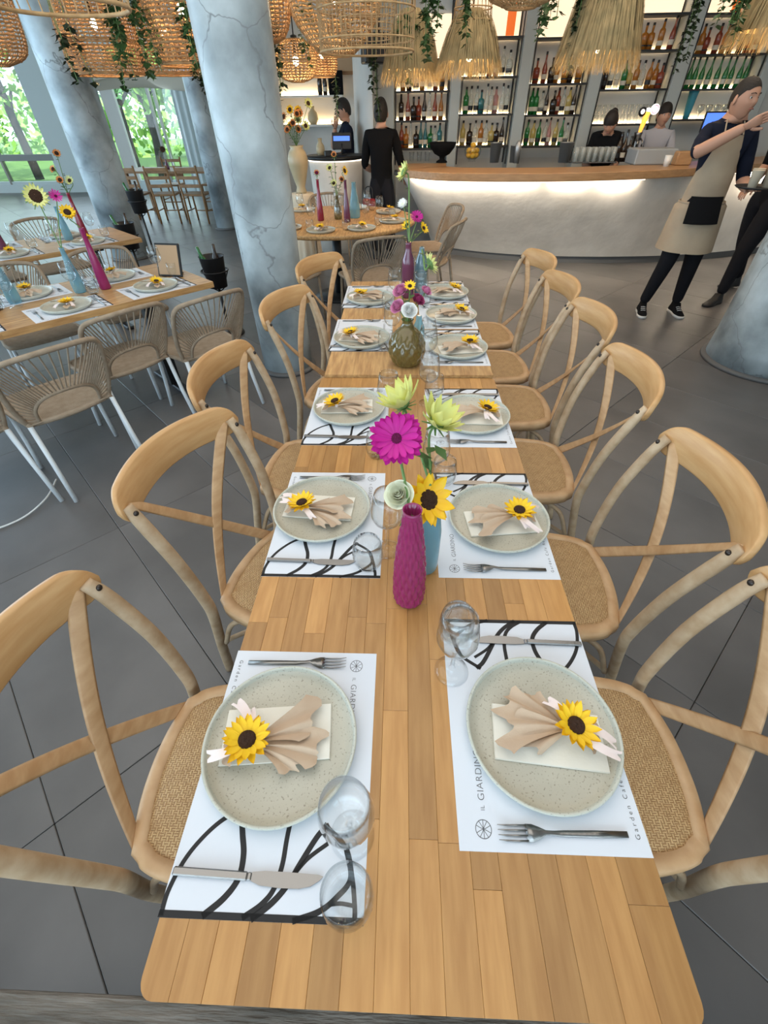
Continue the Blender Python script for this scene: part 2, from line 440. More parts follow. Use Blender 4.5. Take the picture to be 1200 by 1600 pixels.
def link(name, me, parent=None, loc=None, rot=None, mw=None, **tags):
    o = bpy.data.objects.new(name, me); C.objects.link(o)
    if parent: o.parent = parent
    if loc is not None: o.location = loc
    if rot is not None: o.rotation_euler = rot
    if mw is not None: o.matrix_local = mw
    for k, v in tags.items(): o[k] = v
    return o
def thing(name, label, category, loc=(0, 0, 0), rz=0, group=None, rot=None):
    o = bpy.data.objects.new(name, None); C.objects.link(o)
    o.location = loc; o.rotation_euler = rot if rot else (0, 0, rz)
    o['label'] = label; o['category'] = category
    if group: o['group'] = group
    return o
KIDS = {}
def copy_tree(o, parent=None):
    c = o.copy(); C.objects.link(c)
    if parent: c.parent = parent; c.matrix_parent_inverse = o.matrix_parent_inverse
    for ch in list(o.children): copy_tree(ch, c)
    return c
def place(o, loc, rz=0, label=None, group=None, first=[None]):
    """first use moves the prototype itself, later uses copy it"""
    if not o.get('_used'): o['_used'] = 1; c = o
    else: c = copy_tree(o)
    c.location = loc; c.rotation_euler = (0, 0, rz)
    if label: c['label'] = label
    if group: c['group'] = group
    return c
def bez(pts, n=8):
    """Catmull-Rom through pts"""
    P = [Vector(p) for p in pts]; P = [P[0] * 2 - P[1]] + P + [P[-1] * 2 - P[-2]]
    out = []
    for i in range(1, len(P) - 2):
        for k in range(n):
            t = k / n
            a, b, c, d = P[i - 1], P[i], P[i + 1], P[i + 2]
            out.append(.5 * ((2 * b) + (c - a) * t + (2 * a - 5 * b + 4 * c - d) * t * t + (3 * b - a - 3 * c + d) * t ** 3))
    out.append(P[-2]); return out
def frame_of(n, up=(0, 0, 1)):
    n = Vector(n).normalized(); x = Vector(up).cross(n)
    if x.length < 1e-4: x = Vector((1, 0, 0))
    x.normalize(); y = n.cross(x)
    return Matrix((x, y, n)).transposed()
def struct(name, mb, m, parent=None, **k):
    if parent is None: k['kind'] = 'structure'
    return mb.build(name, m, parent, **k)

# ------------------------------------------------------------------ floor and shell
fl = struct('floor', MB().box((-16, -4, -.12), (8.5, 15.6, -.012)), M['grout'])
q2 = math.sqrt(.5)
tile_mesh = MB().bbox((-.5998, -.3013, -.02), (.5998, .3013, 0), .002).mesh('floor_tile', M['tile'])
cand = []
for i in range(-22, 22):
    for j in range(-26, 30):
        cx_, cy_ = .365 - 1.7 * i + .85, .96 + .855 * j + .4275   # x-y , x+y of the tile's centre
        x, y = (cx_ + cy_) / 2, (cy_ - cx_) / 2
        if -12 < x < 7.6 and -1.6 < y < 14.6: cand.append((Vector((x, y)).length, x, y))
cand.sort()
vis = [c for c in cand if abs(c[1]) < 1.9 + .9 * c[2] + .4]
near, rest = vis[:290], vis[290:]
for _, x, y in near:
    link('floor_tile', tile_mesh, fl, (x, y, 0), (0, 0, -PI / 4))
rest += [c for c in cand if c not in vis]
mb = MB()
for _, x, y in rest:
    t = MB().box((-.5998, -.3013, -.02), (.5998, .3013, 0)).xf(Matrix.Translation((x, y, 0)) @ Matrix.Rotation(-PI / 4, 4, 'Z'))
    mb.add(t.v, t.f, False)
mb.build('tile_field', M['tile'], fl, kind='stuff')
struct('ceiling', MB().box((-16, -4, 3.6), (8.5, 15.6, 3.75)), M['wall'])
struct('wall_right', MB().box((8.3, -4, 0), (8.5, 15.6, 3.6)), M['wall'])
mb = MB().box((-16, -4, 0), (8.3, -3.8, .9)).box((-16, -4, 2.9), (8.3, -3.8, 3.6))
for x in (-16, -10, -5.0, 3.0, 7.9): mb.box((x, -4, .9), (x + .4, -3.8, 2.9))
struct('wall_back_of_camera', mb, M['wall']).name = 'wall_near'
mb = MB().box((-16, -3.8, 3.0), (-15.8, 15.6, 3.6)).box((-16, -3.8, 0), (-15.8, 15.6, .15))
for y in (-3.8, 1, 6, 11, 15.2): mb.box((-16, y, .15), (-15.8, y + .4, 3.0))
struct('wall_left', mb, M['wall'])

def at(px, py, Y):
    d = M3 @ Vector((px - 600, 800 - py, -680)); return CAM + d * (Y / d.y)
def atz(px, py, Z):
    d = M3 @ Vector((px - 600, 800 - py, -680)); return CAM + d * ((Z - 1.6) / d.z)

# far window wall at y = 14.3
YW = 14.3
mb = MB().box((-16, YW, 0), (-2.2, YW + .2, .18)).box((-16, YW, 2.75), (-2.2, YW + .2, 3.6))
for a, b in ((-16, -15.2), (-9.1, -7.95), (-5.15, -2.2)): mb.box((a, YW, .18), (b, YW + .2, 2.75))
struct('wall_far', mb, M['frame'])
def window(n, x0, x1, z0, z1, vm, hm, t=.06):
    m = MB().box((x0, YW + .02, z0), (x1, YW + .14, z0 + t)).box((x0, YW + .02, z1 - t), (x1, YW + .14, z1)).box((x0, YW + .02, z0), (x0 + t, YW + .14, z1)).box((x1 - t, YW + .02, z0), (x1, YW + .14, z1))
    w = struct('window_%d' % n, m, M['frame'])
    for x, tt, mm in vm: MB().box((x - tt / 2, YW + .01, z0), (x + tt / 2, YW + .12, z1)).build('mullion', mm, w)
    for z, tt, mm in hm: MB().box((x0, YW + .0, z - tt / 2), (x1, YW + .12, z + tt / 2)).build('transom', mm, w)
    MB().box((x0 + t, YW + .09, z0 + t), (x1 - t, YW + .098, z1 - t)).build('pane', M['glass'], w)
    return w
window(1, -15.2, -9.1, .18, 2.75, [(-10.55, .05, M['darksteel']), (-13, .05, M['darksteel'])], [(.74, .13, M['graybox'])])
window(2, -7.95, -5.15, .18, 2.75, [(-7.15, .32, M['whiteplain']), (-6.15, .05, M['darksteel']), (-6.0, .04, M['darksteel']), (-5.25, .14, M['whiteplain'])], [])
mb = MB()
for a in ((-7.98, -7.9), (-7.50, -7.42)): mb.box((a[0], YW - .06, .02), (a[1], YW, 1.75))
mb.box((-7.98, YW - .06, 1.67), (-7.42, YW, 1.75)).box((-7.98, YW - .06, .02), (-7.42, YW, .1))
d = struct('door_1', mb, M['black']); MB().box((-7.9, YW - .035, .1), (-7.5, YW - .028, 1.67)).build('pane', M['glass'], d)
MB().tube([(-7.48, YW - .09, .9), (-7.48, YW - .09, 1.1)], .012).build('door_handle', M['steel'], d)
# curtain panel and folded canvas valance
def curtain(name, label, cat, x0, x1, z0, z1, y, m, fold=14, amp=.04):
    o = MB().grid(lambda u, v: (x0 + (x1 - x0) * u, y + amp * math.sin(u * fold * PI) * (.4 + .6 * v), z1 - (z1 - z0) * v), fold * 6, 4, thick=.004).build(name, m)
    o['label'] = label; o['category'] = cat
curtain('curtain', 'pale straight curtain gathered at the right of the far double windows', 'curtain', -5.55, -5.15, .004, 2.74, YW - .045, M['curtain'], 5)
va = MB().grid(lambda u, v: (-7.7 + 2.6 * u, YW - .01 - .5 * math.sin(v * PI) * .5, 2.35 - .45 * v * (1 - .35 * math.sin(u * PI)) + .05 * math.sin(9 * v + 4 * u)), 24, 12, thick=.006).build('canvas_valance', M['canvas'])
va['label'] = 'cream folded canvas valance hanging over the far double windows'; va['category'] = 'valance'

# outside: lawn, hedge, trees
struct('ground', MB().box((-40, 15.6, -.2), (12, 45, -.05)), M['grass']).name = 'ground'
def leaf_cloud(mb, c, r, n, size, rnd):
    for _ in range(n):
        while True:
            p = Vector((rnd.uniform(-1, 1), rnd.uniform(-1, 1), rnd.uniform(-1, 1)))
            if .25 < p.length < 1: break
        p = Vector(c) + Vector((p.x * r[0], p.y * r[1], p.z * r[2]))
        a = Vector((rnd.uniform(-1, 1), rnd.uniform(-1, 1), rnd.uniform(-1, 1))).normalized()
        b = a.orthogonal().normalized(); s_ = size * rnd.uniform(.6, 1.3)
        mb.add([p - a * s_, p + b * s_ * .5, p + a * s_, p - b * s_ * .5], [(0, 1, 2, 3)], False)
def tree(label, x, y, h, cr, m, trunk=.16, n=900, size=.16, lean=0):
    t = thing('tree', label, 'tree', (x, y, -.05), group='trees outside the windows')
    pts = bez([(0, 0, 0), (lean * .4, 0, h * .35), (lean, .1, h * .7), (lean * 1.2, 0, h)], 4)
    MB().tube(pts, [trunk * (1 - .6 * i / len(pts)) for i in range(len(pts))], 8).build('trunk', M['bark'], t)
    for k in range(3):
        a = R.uniform(0, 6.28); z0 = h * (.35 + .15 * k)
        MB().tube(bez([(lean * z0 / h, 0, z0), (lean + math.cos(a) * .6, math.sin(a) * .5, z0 + .45), (lean + math.cos(a) * 1.4, math.sin(a) * 1.1, z0 + .8)], 4), [.07 - .004 * i for i in range(9)], 6).build('branch', M['bark'], t)
    mb = MB()
    for k in range(5): leaf_cloud(mb, (lean + R.uniform(-cr, cr) * .5, R.uniform(-.6, .6), h * (.55 + .12 * k)), (cr * .8, cr * .8, h * .2), n // 5, size, R)
    mb.build('foliage', m, t, kind='stuff')
for i, (x, y, h, cr, mm, lb) in enumerate([(-16.5, 20, 5, 2.4, 'foliage2', 'broad bright green tree beyond the far left window, leftmost one'), (-12.2, 18, 4.2, 2.0, 'foliage2', 'low light green tree with bare crooked branches outside the far left window'),
        (-10.2, 21, 5, 1.8, 'foliage', 'dark green tree seen at the right end of the far left window'), (-9.6, 22, 5.5, 1.6, 'foliage', 'slim dark tree seen left of the black glazed door'),
        (-8.2, 18.5, 3.8, 1.2, 'foliage2', 'small yellow-green tree seen through the black glazed door'), (-8.1, 23, 6, 1.9, 'foliage', 'tall dark conifer-like tree outside the double windows'),
        (-6.9, 19, 4.4, .9, 'foliage', 'narrow tree with a thick dark trunk in the right pane of the double windows'), (-6.0, 24, 5, 2.0, 'foliage2', 'pale green tree furthest right behind the double windows'), (-22, 27, 7, 4, 'foliage', 'large dark tree far off at the left end of the garden')]):
    tree(lb, x, y, h, cr, M[mm], trunk=.3 if i == 6 else .14, lean=R.uniform(-.5, .5))
mb = MB()
for k in range(14): leaf_cloud(mb, (-26 + k * 2.2, 27, 1.2), (1.5, .8, 1.5), 260, .2, R)
h = mb.build('hedge', M['foliage2']); h['kind'] = 'stuff'; h['label'] = 'bright green hedge along the far end of the garden'; h['category'] = 'hedge'

# ------------------------------------------------------------------ columns
def column(label, x, y, r, prof, base=True):
    o = thing('column', label, 'column', (x, y, 0))
    n = 48
    p = [(r * a, z) for a, z in prof]
    MB().lathe(p, n).build('shaft', M['column'], o)
    if base: MB().lathe([(p[0][0] + .03, 0), (p[0][0] + .03, .02), (p[0][0] + .012, .03)], n).build('base_ring', M['plinth'], o)
    return o
zz = [0, .25, .5, 1, 1.5, 2, 2.6, 3.2, 3.6]
column('thick pale blue-grey marbled plaster column between the left chairs and the bar', -.94, 3.52, .208, [(.95, 0), (.96, .3), (.98, .8), (1, 1.3), (1.03, 2), (1.1, 3.6)], True)
column('blue-grey marbled column at the far end of the left-hand tables', -4.02, 7.25, .265, [(.97, 0), (1, 1), (1.0, 2), (1.05, 3.6)])
column('slim grey column standing behind the thick marbled column', -3.2, 9.3, .175, [(1, 0), (1, 1.5), (1.02, 2.4), (1.1, 3.6)])
column('grey marbled column with flared foot at the right edge of the room', 3.02, 3.62, .42, [(1.0, 0), (.97, .2), (.95, .6), (.94, 1.2), (.94, 2.2), (1, 3.6)], True)

# ------------------------------------------------------------------ dining tables
def stave_table(label, x0, x1, y0, y1, ztop, th, widths, lens, name, m, group=None, apron=True, rz=0, loc=(0, 0, 0), rounded=True, legm='black', seed=3):
    rr = random.Random(seed)
    t = thing('dining_table', label, 'table', loc, rz)
    x = x0; k = 0
    cache = {}
    ws = []
    while x < x1 - 1e-3:
        w = min(widths * rr.uniform(.93, 1.07), x1 - x)
        if x1 - (x + w) < widths * .4: w = x1 - x
        y = y0
        first = True
        while y < y1 - 1e-3:
            l = min(rr.uniform(*lens) * (rr.uniform(.3, 1) if first else 1), y1 - y)
            if y1 - (y + l) < lens[0] * .4: l = y1 - y
            cor = None
            e = .00015
            a = (x + e - x0 - (x1 - x0) / 2, y + e, ztop - th); b = (x + w - e - x0 - (x1 - x0) / 2, y + l - e, ztop)
            cxx = (x0 + x1) / 2
            o_ = ((a[0] + b[0]) / 2 + cxx, (a[1] + b[1]) / 2, ztop)
            hx, hy = (b[0] - a[0]) / 2, (b[1] - a[1]) / 2
            sx = -1 if x <= x0 + 1e-4 else (1 if x + w >= x1 - 1e-4 else 0)
            sy = -1 if y <= y0 + 1e-4 else (1 if y + l >= y1 - 1e-4 else 0)
            if rounded and sx and sy:
                rc = .022; pts = []
                for qx, qy in ((-1, -1), (1, -1), (1, 1), (-1, 1)):
                    if qx == sx and qy == sy:
                        base = {(-1, -1): PI, (1, -1): 1.5 * PI, (1, 1): 0, (-1, 1): .5 * PI}[(qx, qy)]
                        for s_ in range(6):
                            an = base + s_ * PI / 10
                            pts.append((qx * (hx - rc) + rc * math.cos(an), qy * (hy - rc) + rc * math.sin(an)))
                    else: pts.append((qx * hx, qy * hy))
                mb = MB().prism(pts, -th, 0)
            else: mb = MB().bbox((-hx, -hy, -th), (hx, hy, 0), .0004)
            mb.build(name, m, t, o_)
            y += l; first = False
        x += w
    cx = (x0 + x1) / 2
    for yy in (y0 + .35, y1 - .35):
        MB().box((cx - .04, yy - .04, .02), (cx + .04, yy + .04, ztop - th - .02)).build('leg', M[legm], t)
        MB().bbox((cx - .3, yy - .04, 0), (cx + .3, yy + .04, .03), .008).build('foot_bar', M[legm], t)
        MB().box((cx - .28, yy - .03, ztop - th - .03), (cx + .28, yy + .03, ztop - th)).build('top_bracket', M[legm], t)
    return t
stave_table('honey beech butcher-block dining table nearest the camera', -.335, .40, -.03, 1.755, .75, .032, .0455, (.18, .5), 'stave', M['stave'])
stave_table('older pine-plank dining table joined to the far end of the near one', -.322, .396, 1.76, 3.12, .762, .042, .12, (1.4, 1.5), 'plank', M['plank'], rounded=False, seed=5)
bw = thing('bench', 'weathered dark wooden bench at the bottom left below the table end', 'bench', (-.6, -.26, 0))
for k in range(2): MB().bbox((-1.6, -.2 + k * .215, .41), (2.0, .01 + k * .215, .455), .004).build('seat_board', M['darkwood'], bw)
for x in (-1.4, 1.8): MB().box((x, -.17, 0), (x + .06, .2, .41)).build('leg', M['darkwood'], bw)

# ------------------------------------------------------------------ cross-back chair
def crossback():
    t = thing('cross_back_chair', 'x', 'chair')
    # seat outline
    out = bez([(-.165, -.185, 0), (-.08, -.207, 0), (0, -.213, 0), (.08, -.207, 0), (.165, -.185, 0)], 5)
    out += bez([(.165, -.185, 0), (.178, -.165, 0), (.19, -.15, 0), (.205, -.10, 0), (.215, 0, 0), (.205, .12, 0), (.16, .195, 0), (0, .215, 0), (-.16, .195, 0), (-.205, .12, 0), (-.215, 0, 0), (-.205, -.10, 0), (-.19, -.15, 0), (-.178, -.165, 0), (-.165, -.185, 0)], 4)[1:-1]
    o2 = [(p.x, p.y) for p in out]
    n = len(o2)
    def inset(f): return [(x * (1 - f / max(.01, math.hypot(x, y))), y * (1 - f / max(.01, math.hypot(x, y)))) for x, y in o2]
    r0, r1, r2 = o2, inset(.006), inset(.036)
    mb = MB()
    rings = [[(x, y, .43) for x, y in r2], [(x, y, .43) for x, y in r0], [(x, y, .458) for x, y in r0], [(x, y, .466) for x, y in r1], [(x, y, .468) for x, y in r2], [(x, y, .455) for x, y in inset(.037)]]
    vs = sum(rings, [])
    mb.add(vs, [(a * n + k, a * n + (k + 1) % n, (a + 1) * n + (k + 1) % n, (a + 1) * n + k) for a in range(5) for k in range(n)])
    mb.build('seat_frame', M['beech'], t)
    # woven panel, slightly domed
    c = inset(.036); vs = [(0, 0, .474)]
    for f, z in ((.35, .4738), (.7, .4715), (.92, .4685), (1, .465)): vs += [(x * f, y * f, z) for x, y in c]
    fs = [(0, 1 + k, 1 + (k + 1) % n) for k in range(n)]
    for a in range(3): fs += [(1 + a * n + k, 1 + (a + 1) * n + k, 1 + (a + 1) * n + (k + 1) % n, 1 + a * n + (k + 1) % n) for k in range(n)]
    MB().add(vs, fs).build('cane_panel', M['cane'], t)
    for s in (-1, 1):
        pts = bez([(s * .185, -.27, 0), (s * .196, -.235, .2), (s * .203, -.195, .42), (s * .208, -.192, .52), (s * .217, -.215, .68), (s * .222, -.262, .82), (s * .221, -.290, .875)], 6)
        rr = [.0165 if i < len(pts) - 8 else .0165 - .00035 * (i - len(pts) + 8) for i in range(len(pts))]
        MB().tube(pts, rr, 12, flat=(1.12, .9), upv=(1, 0, 0)).build('rear_post', M['beechpale'], t)
        MB().ball((s * .2215, -.2665, .860), (.0075, .006, .0075), 10, 6).build('bolt', M['bolt'], t)
        MB().tube(bez([(s * .185, .165, .43), (s * .188, .17, .2), (s * .19, .175, 0)], 5), [.017] * 6 + [.015] * 5, 10).build('leg', M['beechpale'], t)
        # curved braces below the seat
        MB().tube(bez([(s * .188, .15, .25), (s * .178, .10, .37), (s * .16, .02, .425)], 6), .009, 8).build('brace', M['beechpale'], t)
        MB().tube(bez([(s * .199, -.20, .25), (s * .19, -.15, .37), (s * .17, -.07, .425)], 6), .009, 8).build('brace', M['beechpale'], t)
        MB().tube(bez([(s * .178, .17, .27), (s * .11, .17, .38), (s * .03, .17, .425)], 6), .009, 8).build('brace', M['beechpale'], t)
        # bowed strap from crest end down to the opposite seat corner
        dy = .007 if s > 0 else 0
        sp = [Vector((s * (.205 - .355 * q / 24), -.305 + .122 * q / 24 - dy * math.sin(PI * q / 24) - .026 * math.sin(PI * q / 24), .87 - .43 * (q / 24))) for q in range(25)]
        MB().tube(sp, .0175, 8, flat=(1, .17), upv=[Vector((1, (.62 - 1.0 * i_ / 24) * s, .35 * s)) for i_, _ in enumerate(sp)]).build('cross_strap', M['beech'], t)
    MB().ball((.006, -.266, .622), (.007, .006, .007), 10, 6).build('bolt', M['bolt'], t)
    MB().tube([(x, y, .2) for x, y, _ in bez([(-.185, .16, 0), (0, .03, 0), (.185, .16, 0)], 6)], .009, 8).build('stretcher', M['beechpale'], t)
    MB().tube([(x, y, .23) for x, y, _ in bez([(-.19, -.22, 0), (0, -.08, 0), (.19, -.22, 0)], 6)], .009, 8).build('stretcher', M['beechpale'], t)
    # crest rail: bowed board with round ends
    mb = MB(); N_ = 44
    def cr(u):
        q = math.sin((u - .5) * PI); x = .247 * q
        y = -.365 + .078 * q * q
        hh = .047 * math.sqrt(max(0, 1 - max(0, (abs(q) - .82) / .18) ** 2)) if abs(q) > .82 else .047
        hh = max(hh, .004)
        zc = .868 + .012 * (1 - q * q)
        return x, y, hh, zc
    vs = []
    for i in range(N_ + 1):
        x, y, hh, zc = cr(i / N_)
        th = .010; tl = .012
        e = min(.005, hh * .5)
        for (dy, dz) in ((-th, -hh + e), (-th, hh - e), (-th + .004, hh), (th - .004, hh), (th, hh - e), (th, -hh + e), (th - .004, -hh), (-th + .004, -hh)):
            vs.append((x, y + dy - dz * .22, zc + dz))
    fs = [(i * 8 + k, (i + 1) * 8 + k, (i + 1) * 8 + (k + 1) % 8, i * 8 + (k + 1) % 8) for i in range(N_) for k in range(8)]
    fs += [tuple(range(8)), tuple(range(N_ * 8 + 7, N_ * 8 - 1, -1))]
    mb.add(vs, fs).build('crest_rail', M['crest'], t)
    return t
cb = crossback()
GL, GR = 'cross-back chairs along the left side of the long table', 'cross-back chairs along the right side of the long table'
for x, y, a, lb, g in [
    (-.365, .325, -90, 'cross-back chair on the left side, nearest the camera, its rail cut by the left edge', GL),
    (-.335, .905, -108, 'second cross-back chair up the left side, turned a little away', GL),
    (-.365, 1.50, -97, 'third cross-back chair up the left side of the long table', GL),
    (-.285, 2.20, -107, 'fourth cross-back chair on the left, in front of the thick column', GL),
    (-.235, 2.87, -116, 'farthest cross-back chair on the left, beyond the thick column', GL),
    (.475, .37, 90, 'cross-back chair on the right side, nearest the camera, cut by the right edge', GR),
    (.49, .915, 86, 'second cross-back chair up the right side with a knot in its broad rail', GR),
    (.525, 1.525, 87, 'third cross-back chair up the right side of the long table', GR),
    (.56, 2.06, 91, 'fourth cross-back chair up the right side of the long table', GR),
    (.545, 2.53, 94, 'fifth cross-back chair up the right side, one before the last', GR),
    (.55, 3.02, 97, 'farthest cross-back chair on the right side, by the open floor', GR),
    (2.20, 1.62, -70, 'cross-back chair at a table beyond the right edge, only its legs showing', None)]:
    place(cb, (x, y, 0), rad(a), lb, g)

# ------------------------------------------------------------------ place settings
def ribbon_mb(mb, pts, w, z=.0, taper=None):
    P = bez([(a, b, z) for a, b in pts], 6)
    vs = []
    for i, p in enumerate(P):
        t = (P[min(i + 1, len(P) - 1)] - P[max(i - 1, 0)]).normalized(); nn = Vector((-t.y, t.x, 0))
        ww = w * (taper[0] + (taper[1] - taper[0]) * i / (len(P) - 1) if taper else 1) / 2
        vs += [p + nn * ww, p - nn * ww]
    mb.add(vs, [(2 * i, 2 * i + 1, 2 * i + 3, 2 * i + 2) for i in range(len(P) - 1)], False)
def text_mesh(s, size, m, spacing=1.0, name='lettering'):
    cu = bpy.data.curves.new(name, 'FONT'); cu.body = s; cu.size = size; cu.space_character = spacing; cu.extrude = 0.0001; cu.offset = -size * .012
    o = bpy.data.objects.new(name, cu); C.objects.link(o)
    bpy.context.view_layer.update()
    me = bpy.data.meshes.new_from_object(o.evaluated_get(bpy.context.evaluated_depsgraph_get()))
    bpy.data.objects.remove(o); me.materials.clear(); me.materials.append(m); me.name = name
    return me
# mat frame: u = diner's right (0..42 cm), v = away from the diner (0..29.7 cm); mesh x = u, y = v
def mat_proto():
    t = thing('placemat', 'x', 'placemat')
    MB().box((0, 0, 0), (.42, .297, .0005)).build('sheet', M['paper'], t)
    mb = MB(); z = .0007
    mb.add([(.4115, 0, z), (.42, 0, z), (.42, .297, z), (.4115, .297, z)], [(0, 1, 2, 3)], False)
    st = [([(.418, .004), (.392, .004), (.357, .014), (.329, .031), (.304, .055), (.285, .085)], .007),
          ([(.285, .085), (.318, .096), (.345, .105), (.373, .105), (.396, .09), (.417, .064)], .009),
          ([(.25, .175), (.316, .169), (.355, .168), (.384, .161), (.402, .146), (.417, .122)], .0075),
          ([(.303, .234), (.317, .218), (.352, .196), (.378, .181), (.399, .162), (.418, .135)], .0085),
          ([(.327, .235), (.346, .207), (.366, .188)], .006),
          ([(.302, .225), (.331, .263), (.365, .276), (.40, .283), (.416, .284)], .007),
          ([(.33, .263), (.368, .274), (.391, .255), (.407, .231), (.418, .195)], .0075),
          ([(.399, .243), (.397, .262), (.399, .282)], .005)]
    for p, w in st: ribbon_mb(mb, p, w, z)
    mb.build('leaf_doodle_print', M['ink'], t)
    tm = text_mesh('GIARDINO', .0158, M['inkgrey'], 1.08)
    link('lettering', tm, t, (.068, .249, .0007))
    link('lettering', text_mesh('IL', .0095, M['inkgrey'], 1.1), t, (.054, .2505, .0007))
    link('lettering', text_mesh('Garden Cafe Restaurant', .0105, M['ink'], 1.55), t, (.022, .0105, .0007))
    mb = MB(); cx, cy, r = .029, .256, .0125
    ring = [(cx + r * math.cos(a * PI / 12), cy + r * math.sin(a * PI / 12)) for a in range(25)]
    ribbon_mb(mb, ring, .0011, .0007)
    ribbon_mb(mb, [(cx - r, cy), (cx + r, cy)], .001, .0007)
    for s in (-1, 1):
        ribbon_mb(mb, [(cx + s * .0105, cy + .0065), (cx + s * .003, cy + .0015), (cx, cy), (cx + s * .003, cy - .0015), (cx + s * .0105, cy - .0065)], .0009, .0007)
        ribbon_mb(mb, [(cx + s * .005, cy + .0112), (cx + s * .001, cy + .003), (cx + s * .001, cy - .003), (cx + s * .005, cy - .0112)], .0009, .0007)
    mb.build('globe_emblem', M['inkgrey'], t)
    return t
def plate_proto():
    t = thing('dinner_plate', 'x', 'plate')
    pr = [(.0, .004), (.06, .004), (.112, .0045), (.123, .0065), (.1295, .0135)]
    MB().lathe([(max(r, .0005), z) for r, z in pr], 72, caps=False).build('well', M['plate'], t)
    pr = [(.1295, .0135), (.1315, .019), (.1325, .022), (.1365, .0225), (.1375, .020), (.134, .013), (.122, .002), (.085, .0), (.0005, .0)]
    MB().lathe(pr, 72, caps=False).build('rim', M['platerim'], t)
    return t
def fork_mesh():
    mb = MB(); W2 = .0045
    # along +x : handle 0..0.11, neck, head to .2
    prof = [(0, .0042, .002), (.05, .0048, .002), (.10, .0042, .0025), (.118, .003, .005), (.130, .0032, .008), (.140, .008, .0055), (.150, .0118, .0035), (.160, .0122, .003)]
    vs = []
    for x, w, z in prof: vs += [(x, -w, z - .0011), (x, w, z - .0011), (x, w, z + .0011), (x, -w, z + .0011)]
    fs = [(i * 4 + k, i * 4 + (k + 1) % 4, (i + 1) * 4 + (k + 1) % 4, (i + 1) * 4 + k) for i in range(len(prof) - 1) for k in range(4)] + [(3, 2, 1, 0), (28, 29, 30, 31)]
    mb.add(vs, fs)
    for k in range(4):
        y = -.0103 + k * .00687
        mb.tube([(.158, y, .003), (.175, y, .002), (.192, y * .97, .0035), (.205, y * .95, .008)], [.0016, .0016, .0014, .0006], 6)
    return mb.mesh('fork', M['steel'])
def knife_mesh():
    mb = MB()
    mb.bbox((0, -.0055, .0), (.115, .0055, .0065), .0018)
    mb.bbox((.115, -.0048, .0008), (.121, .0048, .0058), .0012)
    pts = [(.121, -.005), (.135, -.0095), (.165, -.0108), (.195, -.010), (.212, -.0062), (.224, .001), (.229, .0062), (.222, .0078), (.18, .0082), (.14, .0078), (.121, .0055)]
    mb.prism(pts, .0012, .0034)
    return mb.mesh('table_knife', M['steel'])
def wine_proto():
    pr = [(.034, 0), (.0345, .0015), (.02, .004), (.008, .009), (.0042, .02), (.0038, .05), (.0042, .078), (.0085, .086), (.022, .094), (.034, .108), (.0395, .125), (.0395, .14), (.036, .165), (.0315, .192), (.0307, .192), (.0352, .165), (.0385, .14), (.0385, .125), (.033, .109), (.020, .096), (.0005, .091)]
    return MB().lathe([(max(r, .0005), z) for r, z in pr], 32, caps=False).mesh('wine_glass', M['glass'])
def tumbler_proto():
    pr = [(.0005, .0), (.022, 0), (.030, .006), (.0365, .022), (.0385, .040), (.0365, .062), (.0325, .086), (.0317, .086), (.0355, .062), (.0372, .040), (.035, .024), (.028, .012), (.0005, .009)]
    return MB().lathe([(max(r, .0005), z) for r, z in pr], 32, caps=False).mesh('water_tumbler', M['glass'])
def napw_mesh():
    mb = MB()
    for k in range(3): mb.bbox((-.098 + .0005 * k, -.049, .0012 * k), (.098 - .0005 * k, .049 - .0006 * k, .0012 * k + .001), .0004)
    return mb.mesh('folded_napkin', M['napkin_white'])

def petal_mesh(name, L, Wd, m, curl=.15, tip=.5, cup=.12):
    def f(u, v):
        if tip < .2:
            w = Wd * min(1, .35 + 1.3 * v) * (math.sqrt(max(.02, 1 - ((v - .78) / .22) ** 2)) if v > .78 else 1)
            return ((u - .5) * w, v * L, curl * L * v * v + cup * Wd * (abs(u - .5) * 2) ** 2)
        w = Wd * (math.sin(PI * min(1, v * .86 + .10)) ** .7) * (1 - tip * max(0, v - .6) / .4 * .9)
        if v > .995: w *= .15
        x = (u - .5) * w
        return (x, v * L, curl * L * v * v + cup * Wd * (abs(u - .5) * 2) ** 2)
    return MB().grid(f, 4, 9 if tip < .2 else 6).mesh(name, m)
PET = {'sun': petal_mesh('petal', .024, .0105, M['yellow']), 'bigsun': petal_mesh('petal', .040, .022, M['yellow2'], .2), 'pale': petal_mesh('petal', .052, .024, M['paleyellow'], .28, .6),
       'gerb': petal_mesh('petal', .036, .0098, M['magenta'], .12, .1), 'white': petal_mesh('petal', .025, .012, M['white_petal'], .2), 'orange': petal_mesh('petal', .02, .014, M['orange'], .2),
       'yellowsm': petal_mesh('petal', .026, .013, M['yellow'], .15), 'palesm': petal_mesh('petal', .03, .013, M['paleyellow'], .2)}
def petals(parent, kind, rings, Mf=Matrix.Identity(4), sc=1., rnd=R):
    """rings: (count, inner radius, tilt deg, z)"""
    for n, r, tilt, z in rings:
        off = rnd.random()
        for k in range(n):
            a = 2 * PI * (k + off + rnd.uniform(-.12, .12)) / n
            mw = Mf @ Matrix.Rotation(a, 4, 'Z') @ Matrix.Translation((0, r, z)) @ Matrix.Rotation(rad(tilt + rnd.uniform(-6, 6)), 4, 'X') @ Matrix.Scale(sc * rnd.uniform(.9, 1.1), 4)
            link('petal', PET[kind], parent, mw=mw)
